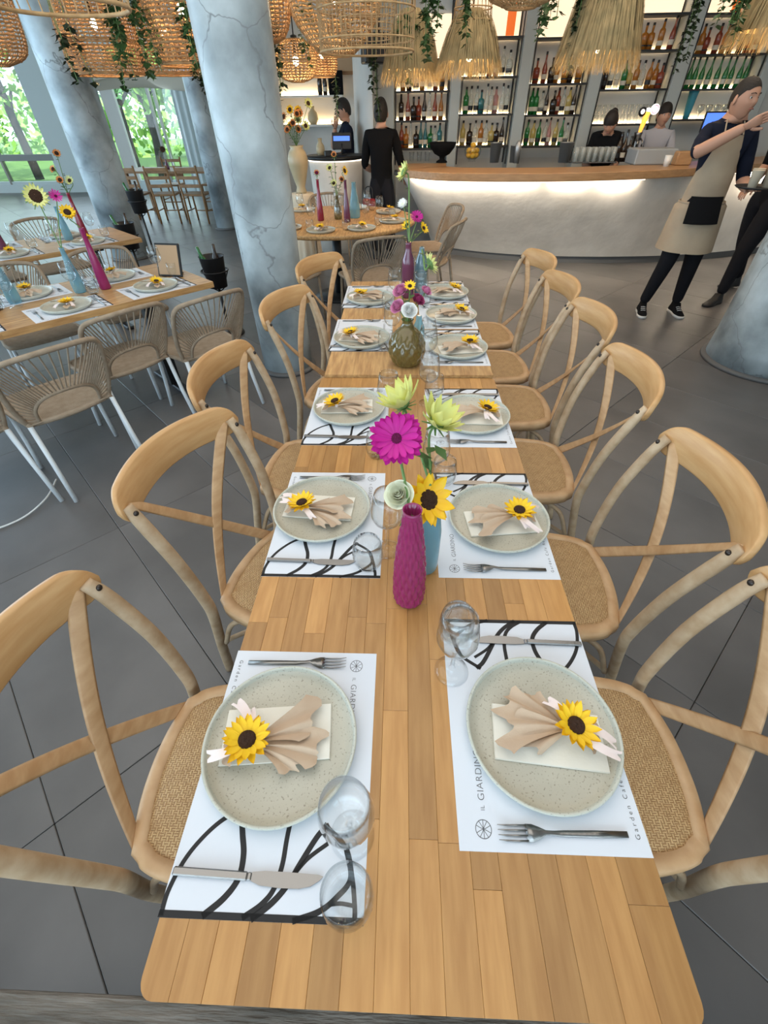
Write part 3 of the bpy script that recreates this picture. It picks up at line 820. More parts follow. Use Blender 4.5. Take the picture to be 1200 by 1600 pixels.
def bundle_proto(var):
    """beige napkin fan tied with ribbon and a sunflower; frame: +x fans toward the table centre, knot at origin"""
    rr = random.Random(40 + var)
    t = thing('napkin_bundle', 'x', 'napkin')
    mb = MB()
    def fan(a0, a1, L0, L1, npl, z0, amp, mm=0):
        nu, nv = int(npl * 8), 10
        def f(u, v):
            a = a0 + (a1 - a0) * u
            L_ = (L0 + (L1 - L0) * u) * (1 + .06 * math.sin(u * 17 + var))
            r_ = .006 + v * L_
            tri = abs(((u * npl) % 1) * 2 - 1)
            return (r_ * math.cos(a) * (1 - .16 * tri * v ** 3), r_ * math.sin(a) + .002 * math.sin(u * 9), z0 + amp * (tri - .5) * (.25 + v * .9) + .006 * math.sin(v * PI))
        mb.grid(f, nu, nv)
    fan(-.50, .06, .118, .132, 2, .012, .008)
    fan(-.16, .50, .095, .138, 2, .019, .011)
    fan(-.80, -.34, .075, .115, 1.5, .010, .010)
    if var % 2: fan(.30, .78, .100, .07, 1.5, .014, .010)
    fan(PI - .75, PI + .7, .046, .050, 2, .013, .010)
    mb.build('beige_napkin', M['napkin'], t)
    mb = MB()
    for a, L_, tw in (((2.25 if var % 2 else 1.45), .085, .5), ((3.35 if var % 2 else -2.6), .075, -.4), ((1.35, -1.1, 1.2)[var % 3], .06, .3)):
        def f(u, v, a=a, L_=L_, tw=tw):
            w = .011 + .009 * v
            b = a + tw * v
            dx, dy = math.cos(b), math.sin(b)
            s = (u - .5) * w
            ll = L_ * v - (.007 if v > .99 and .3 < u < .7 else 0)
            return (dx * ll - dy * s, dy * ll + dx * s, .022 + .010 * math.sin(v * 3.2) + .004 * (u - .5) * math.sin(v * 5))
        mb.grid(f, 4, 8)
    mb.tube([(0, -.008, .012), (.002, 0, .024), (0, .008, .012)], .005, 8)
    mb.build('ribbon', M['ribbon'], t)
    tx, ty = (rr.uniform(-.15, .15), rr.uniform(-.25, .1))
    Mf = Matrix.Translation((-.004, 0, .033)) @ Matrix.Rotation(tx, 4, 'X') @ Matrix.Rotation(ty, 4, 'Y')
    s = MB().lathe([(.0005, .006), (.006, .0068), (.0115, .0045), (.013, 0), (.006, -.004), (.0005, -.004)], 20, caps=False).build('sunflower_head', M['disc'], t)
    s.matrix_local = Mf
    petals(s, 'sun', [(13, .0095, 6, -.001), (13, .0095, 18, .001)], rnd=rr)
    s.scale = (1.28, 1.28, 1.28)
    return t
mp, pp = mat_proto(), plate_proto()
fk, kn, wg, tb, nw = fork_mesh(), knife_mesh(), wine_proto(), tumbler_proto(), napw_mesh()
bp = [bundle_proto(i) for i in range(3)]
# side, first edge y (u=0), plate(u,v), napkin offset, rot, bundle variant, knife/fork offsets, wine (u,v), tumbler (u,v), z, place words
sett = [
 ('L', .470, (.180, .132), 4, 0, (.315, .272), (.392, .274), .75, 'at the near left place'),
 ('L', 1.092, (.182, .122), -3, 1, (.323, .312), (.378, .265), .75, 'at the second place up the left side'),
 ('L', 1.665, (.180, .148), 2, 2, (.270, .300), (.480, .268), .75, 'at the third place up the left side'),
 ('L', 2.420, (.285, .150), -5, 1, (.340, .30), (.40, .272), .762, 'at the fourth place up the left side'),
 ('L', 3.020, (.270, .155), 3, 0, (.385, .305), (.43, .27), .762, 'at the farthest left place'),
 ('R', .140, (.182, .132), -4, 1, (.296, .286), (.378, .272), .75, 'at the near right place'),
 ('R', .678, (.205, .122), 5, 0, (.360, .292), (.372, .262), .75, 'at the second place up the right side'),
 ('R', 1.240, (.195, .130), -2, 2, (.300, .290), (.36, .262), .75, 'at the third place up the right side'),
 ('R', 1.850, (.172, .130), 6, 0, (-.06, .285), (.33, .262), .762, 'at the fourth place up the right side'),
 ('R', 2.285, (.170, .127), -3, 1, (.30, .290), (.36, .265), .762, 'at the fifth place up the right side'),
 ('R', 2.700, (.150, .128), 2, 2, (.22, .290), (.32, .265), .762, 'at the farthest right place')]
XL, XR = -.338, .400
tidx = 0
def single(name, me, loc, rz, label, cat, group, rot=None):
    o = link(name, me, None, loc, rot if rot else (0, 0, rz), label=label, category=cat)
    if group: o['group'] = group
    return o
for side, y0, (pu, pv), nrot, var, wuv, tuv, z, wh in sett:
    def pos(u, v, dz=0):
        return (XL + v, y0 - u, z + dz) if side == 'L' else (XR - v, y0 + u, z + dz)
    ru = -PI / 2 if side == 'L' else PI / 2          # direction of +u
    rv = 0 if side == 'L' else PI                     # direction of +v
    place(mp, pos(0, 0), ru, 'white paper placemat with black leaf doodle ' + wh, 'placemats on the long table')
    place(pp, pos(pu, pv, .0010), R.uniform(0, 6), 'speckled sage-beige plate ' + wh, 'plates on the long table')
    zz = .0065
    rr = rv + rad(nrot)
    single('folded_napkin', nw, pos(pu - .012, pv - .010, zz), rr + rad(nrot * .3), 'ivory folded napkin under the beige bow ' + wh, 'napkin', 'ivory napkins on the plates')
    b = place(bp[var], pos(pu + (.012 if side == 'L' else -.004), pv - .048, zz + .0035), rr + rad([8, -6, 3][var]), 'beige napkin bow with ribbon and sunflower ' + wh, 'napkin bows on the long table')
    single('fork', fk, pos(.028, .030, .0016), rv + rad(R.uniform(-1.5, 1.5)), 'steel fork ' + wh, 'fork', 'forks on the long table')
    kx = pos(.362 + (.006 if side == 'L' else 0), .004, .0012)
    single('table_knife', kn, kx, rv + rad(-1.5), 'steel table knife ' + wh, 'knife', 'knives on the long table')
    single('wine_glass', wg, pos(*wuv), 0, 'stemmed wine glass ' + wh, 'wine glass', 'wine glasses on the long table')
    single('water_tumbler', tb, pos(tuv[0], tuv[1], .0008 if tuv[0] < .42 else .0), 0, 'rounded water tumbler ' + wh, 'glass', 'tumblers on the long table')

# ------------------------------------------------------------------ vases and flowers
def vase(name, label, x, y, z, prof, m, n=32, fn=None, group=None, neck=None):
    t = MB().lathe([(max(r, .0005), zz) for r, zz in prof], n, caps=False, fn=fn).build(name, m, None, (x, y, z), label=label, category='vase')
    if group: t['group'] = group
    return t
def flower(name, label, kind, pos, nrm, disc_r, rings, stem_to, discm='disc', sc=1., leaves=0, calyx='stem', cat='flower', group=None, stem_r=.003):
    t = thing(name, label, cat, pos, group=group)
    Mf = frame_of(nrm).to_4x4()
    c = MB().lathe([(.0005, .010), (disc_r * .6, .009), (disc_r, .004), (disc_r * 1.05, -.001), (disc_r * .5, -.006), (.0005, -.007)], 20, caps=False).build('flower_centre', M[discm], t)
    c.scale = (sc, sc, sc); c.rotation_euler = Mf.to_euler()
    petals(t, kind, rings, Mf, sc)
    nv = Vector(nrm).normalized()
    st = Vector(stem_to) - Vector(pos)
    mb = MB().tube(bez([-nv * .004, -nv * .03 + Vector((0, 0, -.012)), st * .6 - nv * .012, st], 6), stem_r, 8)
    for k in range(9):
        a = 2 * PI * k / 9; d = Mf.to_3x3() @ Vector((math.cos(a), math.sin(a), 0)); e = Mf.to_3x3() @ Vector((-math.sin(a), math.cos(a), 0))
        L_ = disc_r * 1.9 * sc
        mb.add([-nv * .006 + e * .004, -nv * .006 - e * .004, d * L_ - nv * .008 - e * .002, d * L_ - nv * .008 + e * .002], [(0, 1, 2, 3)])
    mb.build('stem', M[calyx], t)
    if leaves:
        mb = MB()
        for k in range(leaves):
            a = R.uniform(0, 6.28); p = st * R.uniform(.15, .8); d = Vector((math.cos(a), math.sin(a), R.uniform(-.1, .5))).normalized(); e = d.cross(Vector((0, 0, 1))).normalized(); L_ = R.uniform(.03, .055)
            mb.add([p, p + d * L_ * .5 + e * .012, p + d * L_ - Vector((0, 0, .008)), p + d * L_ * .5 - e * .012], [(0, 1, 2, 3)])
        mb.build('leaves', M['leaf'], t)
    return t
def rose(name, label, pos, nrm, r, m, stem_to, cat='flower', group=None):
    t = thing(name, label, cat, pos, group=group)
    Mf = frame_of(nrm).to_4x4()
    for ring, (k, rr_, h, op) in enumerate(((2, .18, 1.25, 0), (3, .30, 1.2, 0), (4, .44, 1.10, .02), (5, .60, .96, .08), (6, .80, .78, .2), (7, 1, .58, .45))):
        for i in range(k):
            a0 = 2 * PI * (i + ring * .4) / k; w = 2 * PI / k * .68
            def f(u, v, a0=a0, w=w, rr_=rr_, h=h, op=op):
                a = a0 + w * (u - .5) * 2 * (.5 + .5 * math.sin(PI * (.25 + .6 * v)))
                q = r * rr_ * (.35 + .65 * math.sin(v * PI / 2)) + r * op * .35 * v ** 3
                return (q * math.cos(a), q * math.sin(a), -.4 * r + r * h * v - .12 * r * v * (2 * u - 1) ** 2 - r * op * .25 * max(0, v - .8) * 5 * .3)
            MB().grid(f, 5, 5).build('petal', m, t, rot=Mf.to_euler())
    nv = Vector(nrm).normalized()
    MB().tube(bez([-nv * r * .4, (Vector(stem_to) - Vector(pos)) * .4 - nv * r * .4, Vector(stem_to) - Vector(pos)], 6), .0025, 6).build('stem', M['stem'], t)
    return t
# pink ribbed vase and blue bottle at the centre of the near table
vx, vy = .028, .615
prof = [(.0005, .001), (.030, 0), (.0335, .006), (.0345, .05), (.033, .11), (.029, .17), (.0235, .22), (.019, .255), (.0175, .275), (.0195, .285), (.0165, .283), (.014, .26), (.0005, .25)]
P2 = []
for i in range(len(prof) - 1):
    k = 14 if prof[i + 1][1] - prof[i][1] > .02 else 1
    for s_ in range(k): P2.append((prof[i][0] + (prof[i + 1][0] - prof[i][0]) * s_ / k, prof[i][1] + (prof[i + 1][1] - prof[i][1]) * s_ / k))
P2.append(prof[-1])
vase('flower_vase', 'tall raspberry-pink ribbed glass vase in the middle of the near table', vx, vy, .75, P2, M['vasepink'], 112,
     fn=lambda a, z: 1 + (.13 * (abs(math.sin(7 * a + 62 * z)) - .5) + .09 * (abs(math.sin(7 * a - 62 * z)) - .5)) if .008 < z < .27 else 1)
vase('flower_vase', 'blue glass bottle vase standing right behind the raspberry-pink one', .068, .715, .75, [(.0005, .001), (.030, 0), (.033, .006), (.034, .05), (.034, .13), (.030, .165), (.018, .195), (.013, .21), (.013, .228), (.0155, .232), (.0125, .230), (.0105, .21), (.028, .162), (.031, .13), (.031, .01), (.0005, .006)], M['vaseblue'])
flower('gerbera', 'large magenta gerbera with dark centre above the raspberry-pink vase', 'gerb', (-.004, .735, 1.115), (-.05, -.72, .62), .011, [(24, .008, 2, 0), (22, .007, 12, .003), (16, .006, 26, .006)], (vx, vy + .005, 1.0), 'maroon', leaves=0, sc=1.27)
flower('sunflower', 'golden sunflower leaning right from the raspberry-pink vase', 'bigsun', (.064, .70, .985), (.42, -.60, .62), .020, [(11, .015, -6, 0), (9, .014, 14, .002)], (vx, vy, 1.01), sc=1.12, leaves=3)
rose('rose', 'small cream-white rose at the left of the raspberry-pink vase mouth', (.002, .665, 1.028), (-.2, -.5, .8), .027, M['cream'], (vx, vy, .98))
flower('sunflower', 'pale lemon-yellow sunflower opening right, highest over the blue vase', 'pale', (.082, .83, 1.095), (.45, -.15, .85), .018, [(10, .014, 22, 0), (9, .012, 45, .002)], (.068, .717, 1.01), 'stem', sc=1.0, leaves=4)
flower('sunflower', 'pale lemon-yellow sunflower drooping left over the blue vase', 'pale', (.008, .87, 1.115), (-.45, .05, .85), .016, [(9, .012, 26, 0), (8, .012, 48, .002)], (.068, .717, 1.01), 'stem', sc=1.0, leaves=4)
# olive bottle vase on the far table with pink mixed flowers
ox, oy, oz = .030, 1.875, .762
vase('flower_vase', 'round olive-green diamond-cut glass vase on the far table', ox, oy, oz, [(p.x, p.z) for p in bez([(.0005, 0, .001), (.045, 0, 0), (.062, 0, .012), (.076, 0, .045), (.078, 0, .075), (.070, 0, .110), (.050, 0, .140), (.030, 0, .160), (.022, 0, .178), (.026, 0, .19)], 7)], M['vaseolive'], 90,
     fn=lambda a, z: 1 + .055 * (abs(math.sin(6 * a + 50 * z)) + abs(math.sin(6 * a - 50 * z)) - 1) if .01 < z < .15 else 1)
vase('flower_vase', 'small pale blue glass bottle behind the olive vase', .085, 2.06, oz, [(.0005, .001), (.026, 0), (.028, .05), (.027, .09), (.014, .12), (.013, .14), (.0005, .13)], M['vaseblue'])
nk = (ox, oy, oz + .17)
rose('rose', 'pink ranunculus, upper left of the olive vase bouquet', (-.002, 1.99, 1.03), (-.4, -.4, .8), .030, M['pinkrose'], nk)
rose('rose', 'pink ranunculus, lower left of the olive vase bouquet', (-.014, 1.93, .985), (-.5, -.5, .7), .028, M['pinkrose'], nk)
rose('rose', 'white carnation in front of the olive vase bouquet', (.036, 1.88, .985), (.1, -.6, .7), .030, M['white_petal'], nk)
rose('rose', 'deep pink bloom on the right of the olive vase bouquet', (.075, 1.97, 1.00), (.4, -.4, .8), .026, mat('deep_pink_petal', (.38, .05, .15)), nk)
rose('rose', 'pale pink bloom at the far right of the olive vase bouquet', (.11, 2.02, 1.02), (.5, -.3, .8), .022, M['pinkrose'], nk)
flower('sunflower', 'small yellow flower in the middle of the olive vase bouquet', 'yellowsm', (.038, 1.98, 1.05), (0, -.5, .85), .011, [(12, .009, 12, 0)], nk, sc=.7, leaves=5)
# purple bottle with tall flowers at the end of the far table
vase('flower_vase', 'tall dark plum bottle vase at the end of the far table', .040, 2.80, oz, [(.0005, .001), (.034, 0), (.036, .01), (.036, .17), (.032, .205), (.018, .24), (.016, .275), (.018, .285), (.0005, .28)], M['vasepurple'])
vase('flower_vase', 'slate-blue glass bottle just right of the plum bottle', .118, 2.86, oz, [(.0005, .001), (.036, 0), (.038, .01), (.037, .15), (.030, .19), (.015, .23), (.014, .25), (.0005, .245)], M['vaseblue2'])
pk = (.045, 2.82, 1.03)
flower('sunflower', 'tall pale green-yellow sunflower leaning left above the plum bottle', 'palesm', (.01, 2.98, 1.34), (-.75, -.25, .45), .02, [(13, .016, 8, 0), (12, .015, 22, .002)], pk, 'stem', sc=1.15, leaves=5, stem_r=.004)
flower('gerbera', 'small magenta daisy above the plum bottle', 'gerb', (.085, 2.95, 1.14), (.1, -.6, .7), .011, [(16, .008, 4, 0), (12, .007, 20, .003)], pk, 'maroon', sc=.8)
flower('sunflower', 'orange-yellow flower at the left of the plum bottle mouth', 'yellowsm', (.03, 2.93, 1.105), (-.5, -.5, .6), .010, [(12, .009, 8, 0)], pk, sc=1.0, leaves=2)
flower('sunflower', 'orange-yellow flower facing right beside the plum bottle mouth', 'yellowsm', (.125, 2.93, 1.09), (.6, -.4, .5), .010, [(12, .009, 8, 0)], pk, sc=1.0, leaves=6)
flower('daisy', 'white shaggy daisy left of the tall pale sunflower stem', 'white', (.005, 2.95, 1.20), (-.3, -.6, .6), .008, [(14, .006, 6, 0), (12, .005, 25, .002)], pk, 'cream', sc=1.0)
flower('sunflower', 'pale yellow sunflower seen from behind in the slate-blue bottle', 'palesm', (.155, 2.62, .98), (.75, .35, .35), .024, [(14, .018, 4, 0), (12, .017, 20, .002)], (.118, 2.86, 1.0), 'stem', sc=1.25, leaves=5, stem_r=.005)

# ------------------------------------------------------------------ rope chairs
def rope_chair(name, label, legm):
    t = thing(name, label, 'chair')
    def Bk(x, z): return (x, -.195 - .16 * (z - .44) / .36 + .9 * x * x, z)
    fr = [Bk(x, z) for x, z, _ in bez([(-.205, .44, 0), (-.232, .56, 0), (-.238, .70, 0), (-.222, .775, 0), (-.16, .80, 0), (0, .812, 0), (.16, .80, 0), (.222, .775, 0), (.238, .70, 0), (.232, .56, 0), (.205, .44, 0)], 4)]
    MB().tube(fr + [Bk(x / 10 * .205, .437) for x in range(9, -10, -1)], .0135, 8, closed=True).build('back_frame', M['rope'], t)
    ar = [Bk(x, z) for x, z, _ in bez([(-.155, .445, 0), (-.148, .52, 0), (-.10, .572, 0), (0, .588, 0), (.10, .572, 0), (.148, .52, 0), (.155, .445, 0)], 5)]
    MB().tube(ar, .010, 8).build('inner_arch', M['rope'], t)
    mb = MB(); n = 38
    def samp(P, u):
        q = u * (len(P) - 1); i = min(int(q), len(P) - 2); return Vector(P[i]).lerp(Vector(P[i + 1]), q - i)
    for k in range(n + 1):
        u = .02 + .96 * k / n
        a, b = samp(fr, u), samp(ar, .02 + .96 * (k / n)); mb.tube([a, a.lerp(b, .5) + Vector((0, -.006, 0)), b], .0042, 5, cap=False)
    mb.build('rope_weave', M['rope'], t, kind='stuff')
    so = bez([(-.20, -.19, 0), (-.225, 0, 0), (-.235, .17, 0), (-.19, .235, 0), (0, .25, 0), (.19, .235, 0), (.235, .17, 0), (.225, 0, 0), (.20, -.19, 0)], 5)
    MB().tube([(p.x, p.y, .44) for p in so], .0135, 8).build('seat_frame', M['rope'], t)
    mb = MB()
    for k in range(36):
        y = -.185 + k * .0118; w = .212 + .02 * (y + .185) / .36 - (0 if y < .17 else (y - .17) * .6)
        mb.tube([(-w, y, .445), (-w * .5, y, .441), (0, y, .438), (w * .5, y, .441), (w, y, .445)], .0058, 5, cap=False)
    mb.build('seat_weave', M['rope'], t, kind='stuff')
    for s in (-1, 1):
        MB().tube([(s * .205, -.19, .44), (s * .212, -.225, .22), (s * .222, -.275, 0)], .0125, 10).build('leg', M[legm], t)
        MB().tube([(s * .215, .19, .44), (s * .222, .205, .2), (s * .232, .225, 0)], .0125, 10).build('leg', M[legm], t)
    return t
rc = rope_chair('rope_chair', 'x', 'whiteleg')
GB = 'rope-back chairs around the left-hand tables'
for x, y, a, lb in [(-1.875, 2.115, 51, 'taupe rope-back chair with white legs, nearest the camera on the left'), (-1.765, 2.622, 53, 'taupe rope-back chair with white legs, middle of the three at the left table edge'),
                    (-1.36, 2.885, 51, 'taupe rope-back chair with white legs at the right end of the left table'), (-2.24, 1.78, 50, 'rope-back chair cut by the left edge beside the nearest rope-back chair')]:
    place(rc, (x, y, 0), rad(a), lb, GB)
place(rc, (-2.62, 3.12, 0), rad(227), 'rope-back chair across the left table, under the pale sunflower', GB)
place(rc, (-2.18, 3.60, 0), rad(225), 'rope-back chair across the left table, next to the black menu frame', GB)

# ------------------------------------------------------------------ left table and what stands on it
BC = Vector((-1.268, 3.173, 0)); BX = Vector((.732, -.681, 0)); BY = Vector((.681, .732, 0)); BA = -rad(43)
def tb_(x, y, z=.75, o=(0, 0)): p = BC + BX * (x + o[0]) + BY * (y + o[1]); return (p.x, p.y, z)
stave_table('oak-plank dining table set at an angle on the left side', -.76, 0, -2.9, 0, .75, .035, .127, (2.8, 2.95), 'plank', M['plank'], rz=BA, loc=BC, rounded=False, seed=8)
def ms(label, group, fn, side, u0, idx=0, z=.75, glassware=True, ang=BA, words=''):
    """one small place setting: side +1 = chairs on the +x side"""
    x = -.16 if side > 0 else -.60
    a = ang + (0 if side < 0 else PI)
    m = place(mp, fn(-.01 if side > 0 else -.75, u0 + (-.21 if side > 0 else .21), z), ang + (PI / 2 if side > 0 else -PI / 2), 'white paper placemat ' + words, 'placemats on ' + group)
    place(pp, fn(x, u0, z + .001), R.uniform(0, 6), 'sage plate ' + words, 'plates on ' + group)
    place(bp[idx % 3], fn(x + .03 * side, u0, z + .010), ang + (PI if side > 0 else 0), 'beige napkin bow with sunflower ' + words, 'napkin bows on ' + group)
    single('fork', fk, fn(-.04 if side > 0 else -.72, u0 - .165 * side, z + .0016), ang + (PI if side > 0 else 0), 'steel fork ' + words, 'fork', 'forks on ' + group)
    single('table_knife', kn, fn(-.03 if side > 0 else -.73, u0 + .17 * side, z + .0012), ang + (PI if side > 0 else 0), 'steel table knife ' + words, 'knife', 'knives on ' + group)
    if glassware:
        single('wine_glass', wg, fn(x - .19 * side, u0 + .12 * side, z), 0, 'stemmed wine glass ' + words, 'wine glass', 'wine glasses on ' + group)
        single('water_tumbler', tb, fn(x - .165 * side, u0 + .205 * side, z + .0), 0, 'rounded water tumbler ' + words, 'glass', 'tumblers on ' + group)
for side, u0, w in ((1, -.32, 'at the right end of the left table, chair side'), (1, -.86, 'second from the right end of the left table, chair side'), (1, -1.42, 'at the left picture edge of the left table'),
                    (-1, -.42, 'at the right end of the left table, far side'), (-1, -.95, 'second from the right end of the left table, far side'), (-1, -1.5, 'third from the right end of the left table, far side')):
    ms('', 'the left table', tb_, side, u0, int(-u0 * 7), words=w)
TALL = [(.0005, .001), (.030, 0), (.034, .008), (.033, .06), (.027, .14), (.018, .22), (.014, .27), (.013, .33), (.016, .34), (.012, .338), (.0005, .32)]
BOTV = [(.0005, .001), (.032, 0), (.036, .008), (.037, .05), (.030, .12), (.017, .19), (.013, .24), (.015, .25), (.0105, .248), (.011, .20), (.028, .12), (.0005, .01)]
def wv(x, y, dz=0): p = tb_(x, y); return (p[0], p[1], p[2] + dz)
vase('flower_vase', 'slender raspberry-pink glass vase on the left table', *wv(-.385, -.56), TALL, M['vasepink'])
vase('flower_vase', 'pale blue glass bottle just left of the pink vase on the left table', *wv(-.43, -.70), BOTV, M['vaseblue'])
vase('flower_vase', 'dark plum glass vase at the left part of the left table', *wv(-.42, -1.18), TALL, M['vasepurple'])
vase('flower_vase', 'pale blue glass bottle beside the dark plum vase', *wv(-.50, -1.05), BOTV, M['vaseblue'])
flower('sunflower', 'golden sunflower on top of the slender pink vase of the left table', 'yellowsm', wv(-.375, -.60, .42), (.5, -.55, .65), .016, [(14, .012, 4, 0), (12, .011, 16, .002)], wv(-.385, -.56, .33), sc=1.25)
flower('sunflower', 'big pale yellow sunflower with dark centre above the left table', 'palesm', wv(-.47, -.70, .50), (.55, -.75, .35), .030, [(18, .026, 2, 0), (16, .024, 12, .003)], wv(-.43, -.70, .24), sc=1.2, leaves=3)
flower('gerbera', 'small magenta flower right of the pale sunflower on the left table', 'gerb', wv(-.39, -.62, .50), (.6, -.6, .4), .009, [(14, .006, 10, 0)], wv(-.43, -.70, .24), 'maroon', sc=.8)
flower('sunflower', 'orange-yellow sunflower above the dark plum vase at the left edge', 'yellowsm', wv(-.43, -1.22, .43), (.5, -.7, .45), .018, [(14, .014, 4, 0), (12, .012, 16, .002)], wv(-.42, -1.18, .33), sc=1.3)
mf = thing('menu_frame', 'black-framed tan card leaning at the end of the left table', 'menu stand', tb_(-.33, -.14), BA)
MB().bbox((-.09, -.008, 0), (.09, .008, .20), .004).build('frame', M['black'], mf, rot=(rad(-18), 0, rad(35)))
MB().box((-.078, -.0095, .012), (.078, -.0085, .188)).build('card', M['photo'], mf, rot=(rad(-18), 0, rad(35)))
MB().box((-.04, .02, 0), (.04, .10, .005)).build('foot', M['black'], mf, rot=(0, 0, rad(35)))

# ---- second and third angled tables beyond
def far_table(label, off, length, grp, seats, w2, vases=()):
    c = BC + BX * off[0] + BY * off[1]
    stave_table(label, -.76, 0, -length, 0, .75, .035, .152, (length, length + 1), 'plank', M['plank'], rz=BA, loc=c, rounded=False, seed=11)
    fn = lambda x, y, z=.75: tb_(x, y, z, off)
    for side, u0, w in seats: ms('', grp, fn, side, u0, int(-u0 * 5), words=w + ' ' + w2)
    return fn
f2 = far_table('second angled plank table, behind the left table', (-1.75, .25), 2.4, 'the second angled table', ((1, -.4, 'right end near side'), (1, -1.0, 'middle near side'), (-1, -.45, 'right end far side'), (-1, -1.05, 'middle far side')), 'of the second angled table')
for x, y, lb in ((-1.06, -.5, 'rope-back chair on the far side of the second angled table, right one'), (-1.06, -1.1, 'rope-back chair on the far side of the second angled table, left one')):
    place(rc, f2(x, y, 0), BA + (PI / 2 if x > 0 else -PI / 2), lb, GB)
def v3(p, dz=0): return (p[0], p[1], p[2] + dz)
p_ = f2(-.38, -.35); vase('flower_vase', 'slender red glass vase on the second angled table', *p_, TALL, M['vasered'])
for k, (dx, dy, dz, kk, dm) in enumerate(((-.04, 0, .50, 'orange', 'disc'), (.05, .02, .42, 'palesm', 'disc'), (0, -.03, .43, 'orange', 'disc'), (.02, .04, .60, 'orange', 'disc'))):
    flower('dry_flower', ['dried orange bloom, left in the red vase bouquet', 'faded pale bloom, right in the red vase bouquet', 'small brownish bloom, low in the red vase bouquet', 'tall dry orange bloom at the top of the red vase bouquet'][k], kk, (p_[0] + dx, p_[1] + dy, .75 + dz), (.3 * (k - 1), -.7, .5), .014, [(11, .01, 10, 0)], v3(p_, .32), dm, sc=1.1, leaves=3)
p_ = f2(-.38, -1.0); vase('flower_vase', 'slender plum glass vase on the second angled table, by the white wall', *p_, TALL, M['vasepurple'])
flower('sunflower', 'dark-hearted flower on the plum vase of the second angled table', 'orange', v3(p_, .40), (.1, -.8, .4), .02, [(11, .016, 10, 0)], v3(p_, .32), sc=1.0, leaves=4)
p_ = f2(-.42, -.48); vase('flower_vase', 'pale blue glass bottle on the second angled table', *p_, BOTV, M['vaseblue'])

# ---- ladder-back chairs and plank table far back by the windows
def ladder_chair():
    t = thing('ladder_back_chair', 'x', 'chair')
    MB().bbox((-.21, -.2, .43), (.21, .21, .46), .008).build('seat', M['ochre'], t)
    for s in (-1, 1):
        MB().tube([(s * .19, -.20, 0), (s * .19, -.19, .45), (s * .20, -.25, .88)], .018, 8).build('rear_post', M['ochre'], t)
        MB().tube([(s * .19, .19, 0), (s * .19, .18, .44)], .018, 8).build('leg', M['ochre'], t)
        MB().tube([(s * .19, .18, .2), (s * .19, -.19, .2)], .010, 6).build('stretcher', M['ochre'], t)
    for k in range(3): MB().bbox((-.19, -.232 - .014 * k, .56 + .12 * k), (.19, -.214 - .014 * k, .61 + .12 * k), .004).build('back_slat', M['ochre'], t)
    MB().tube([(-.19, .18, .16), (.19, .18, .16)], .010, 6).build('stretcher', M['ochre'], t)
    return t
lc = ladder_chair()
t = thing('dining_table', 'brown wooden table far back in front of the double windows', 'table', (-4.35, 10.7, 0), rad(-6))
for k in range(5): MB().bbox((-1.1, -.4 + k * .162, .72), (1.1, -.24 + k * .162, .755), .003).build('plank', M['ochre'], t)
for x in (-.98, .98):
    for y in (-.33, .33): MB().bbox((x - .035, y - .035, 0), (x + .035, y + .035, .72), .004).build('leg', M['ochre'], t)
GW = 'brown ladder-back chairs by the far windows'
for x, y, a, lb in [(-5.05, 10.05, 0, 'left'), (-4.45, 10.0, 5, 'middle'), (-3.85, 9.95, -4, 'right')]: place(lc, (x, y, 0), rad(a), 'brown ladder-back chair on the near side of the far table, %s one' % lb, GW)
for x, y, a, lb in [(-4.9, 11.4, 180, 'left'), (-4.0, 11.4, 176, 'right')]: place(lc, (x, y, 0), rad(a), 'brown ladder-back chair on the window side of the far table, %s one' % lb, GW)
place(lc, (-2.95, 10.6, 0), rad(80), 'brown ladder-back chair at the right end of the far table', GW)
p_ = (-4.6, 10.7, .756); vase('flower_vase', 'small dark vase on the brown table by the far windows', *p_, [(r, z * .6) for r, z in BOTV], M['vasepurple'])
flower('sunflower', 'tiny dull yellow flower on the brown table by the far windows', 'orange', v3(p_, .30), (.1, -.8, .4), .03, [(9, .02, 10, 0)], v3(p_, .14), sc=1.6, leaves=10)

# ---- wine coolers on stands, bottles in them
def cooler(label, x, y, z, r=.105, h=.24, n=2):
    t = thing('wine_cooler', label, 'wine bucket', (x, y, 0))
    MB().lathe([(.0005, z), (r * .78, z), (r, z + h), (r * 1.04, z + h + .006), (r * .96, z + h), (r * .74, z + .01), (.0005, z + .01)], 28, caps=False).build('bucket', M['black'], t)
    MB().tube([(0, 0, .02), (0, 0, z)], .014, 8).build('pole', M['black'], t)
    MB().lathe([(.0005, 0), (.14, 0), (.14, .012), (.02, .025), (.0005, .025)], 24, caps=False).build('base', M['black'], t)
    MB().tube([(r * math.cos(a * PI / 12) * 1.12, r * math.sin(a * PI / 12) * 1.12, z + h * .55) for a in range(24)], .006, 6, closed=True).build('holder_ring', M['black'], t)
    for s in (-1, 1): MB().tube([(s * r * 1.12, 0, z + h * .55), (s * r * .4, 0, z - .02), (0, 0, z - .04)], .006, 6).build('holder_arm', M['black'], t)
    for k in range(n):
        b = MB().lathe([(.0005, 0), (.036, 0), (.037, .16), (.03, .2), (.014, .24), (.013, .30), (.0005, .305)], 16, caps=False).build('wine_bottle', BOT['dark'] if k else BOT['green'], None, (x - .03 + .05 * k, y + .02 * k, z + .028), (rad(6 - 8 * k), rad(-12 + 14 * k), 0))
        b['label'] = ['green wine bottle', 'dark wine bottle'][k] + ' tilted in the ' + label.split(',')[0]; b['category'] = 'bottle'
cooler('black wine bucket nearest the thick column, behind the left table', -1.66, 4.25, .42)
cooler('black wine bucket in front of the leaning blue-grey column', -3.05, 5.55, .46)
cooler('black wine bucket on a tall pole, before the far windows', -3.42, 6.75, .62)

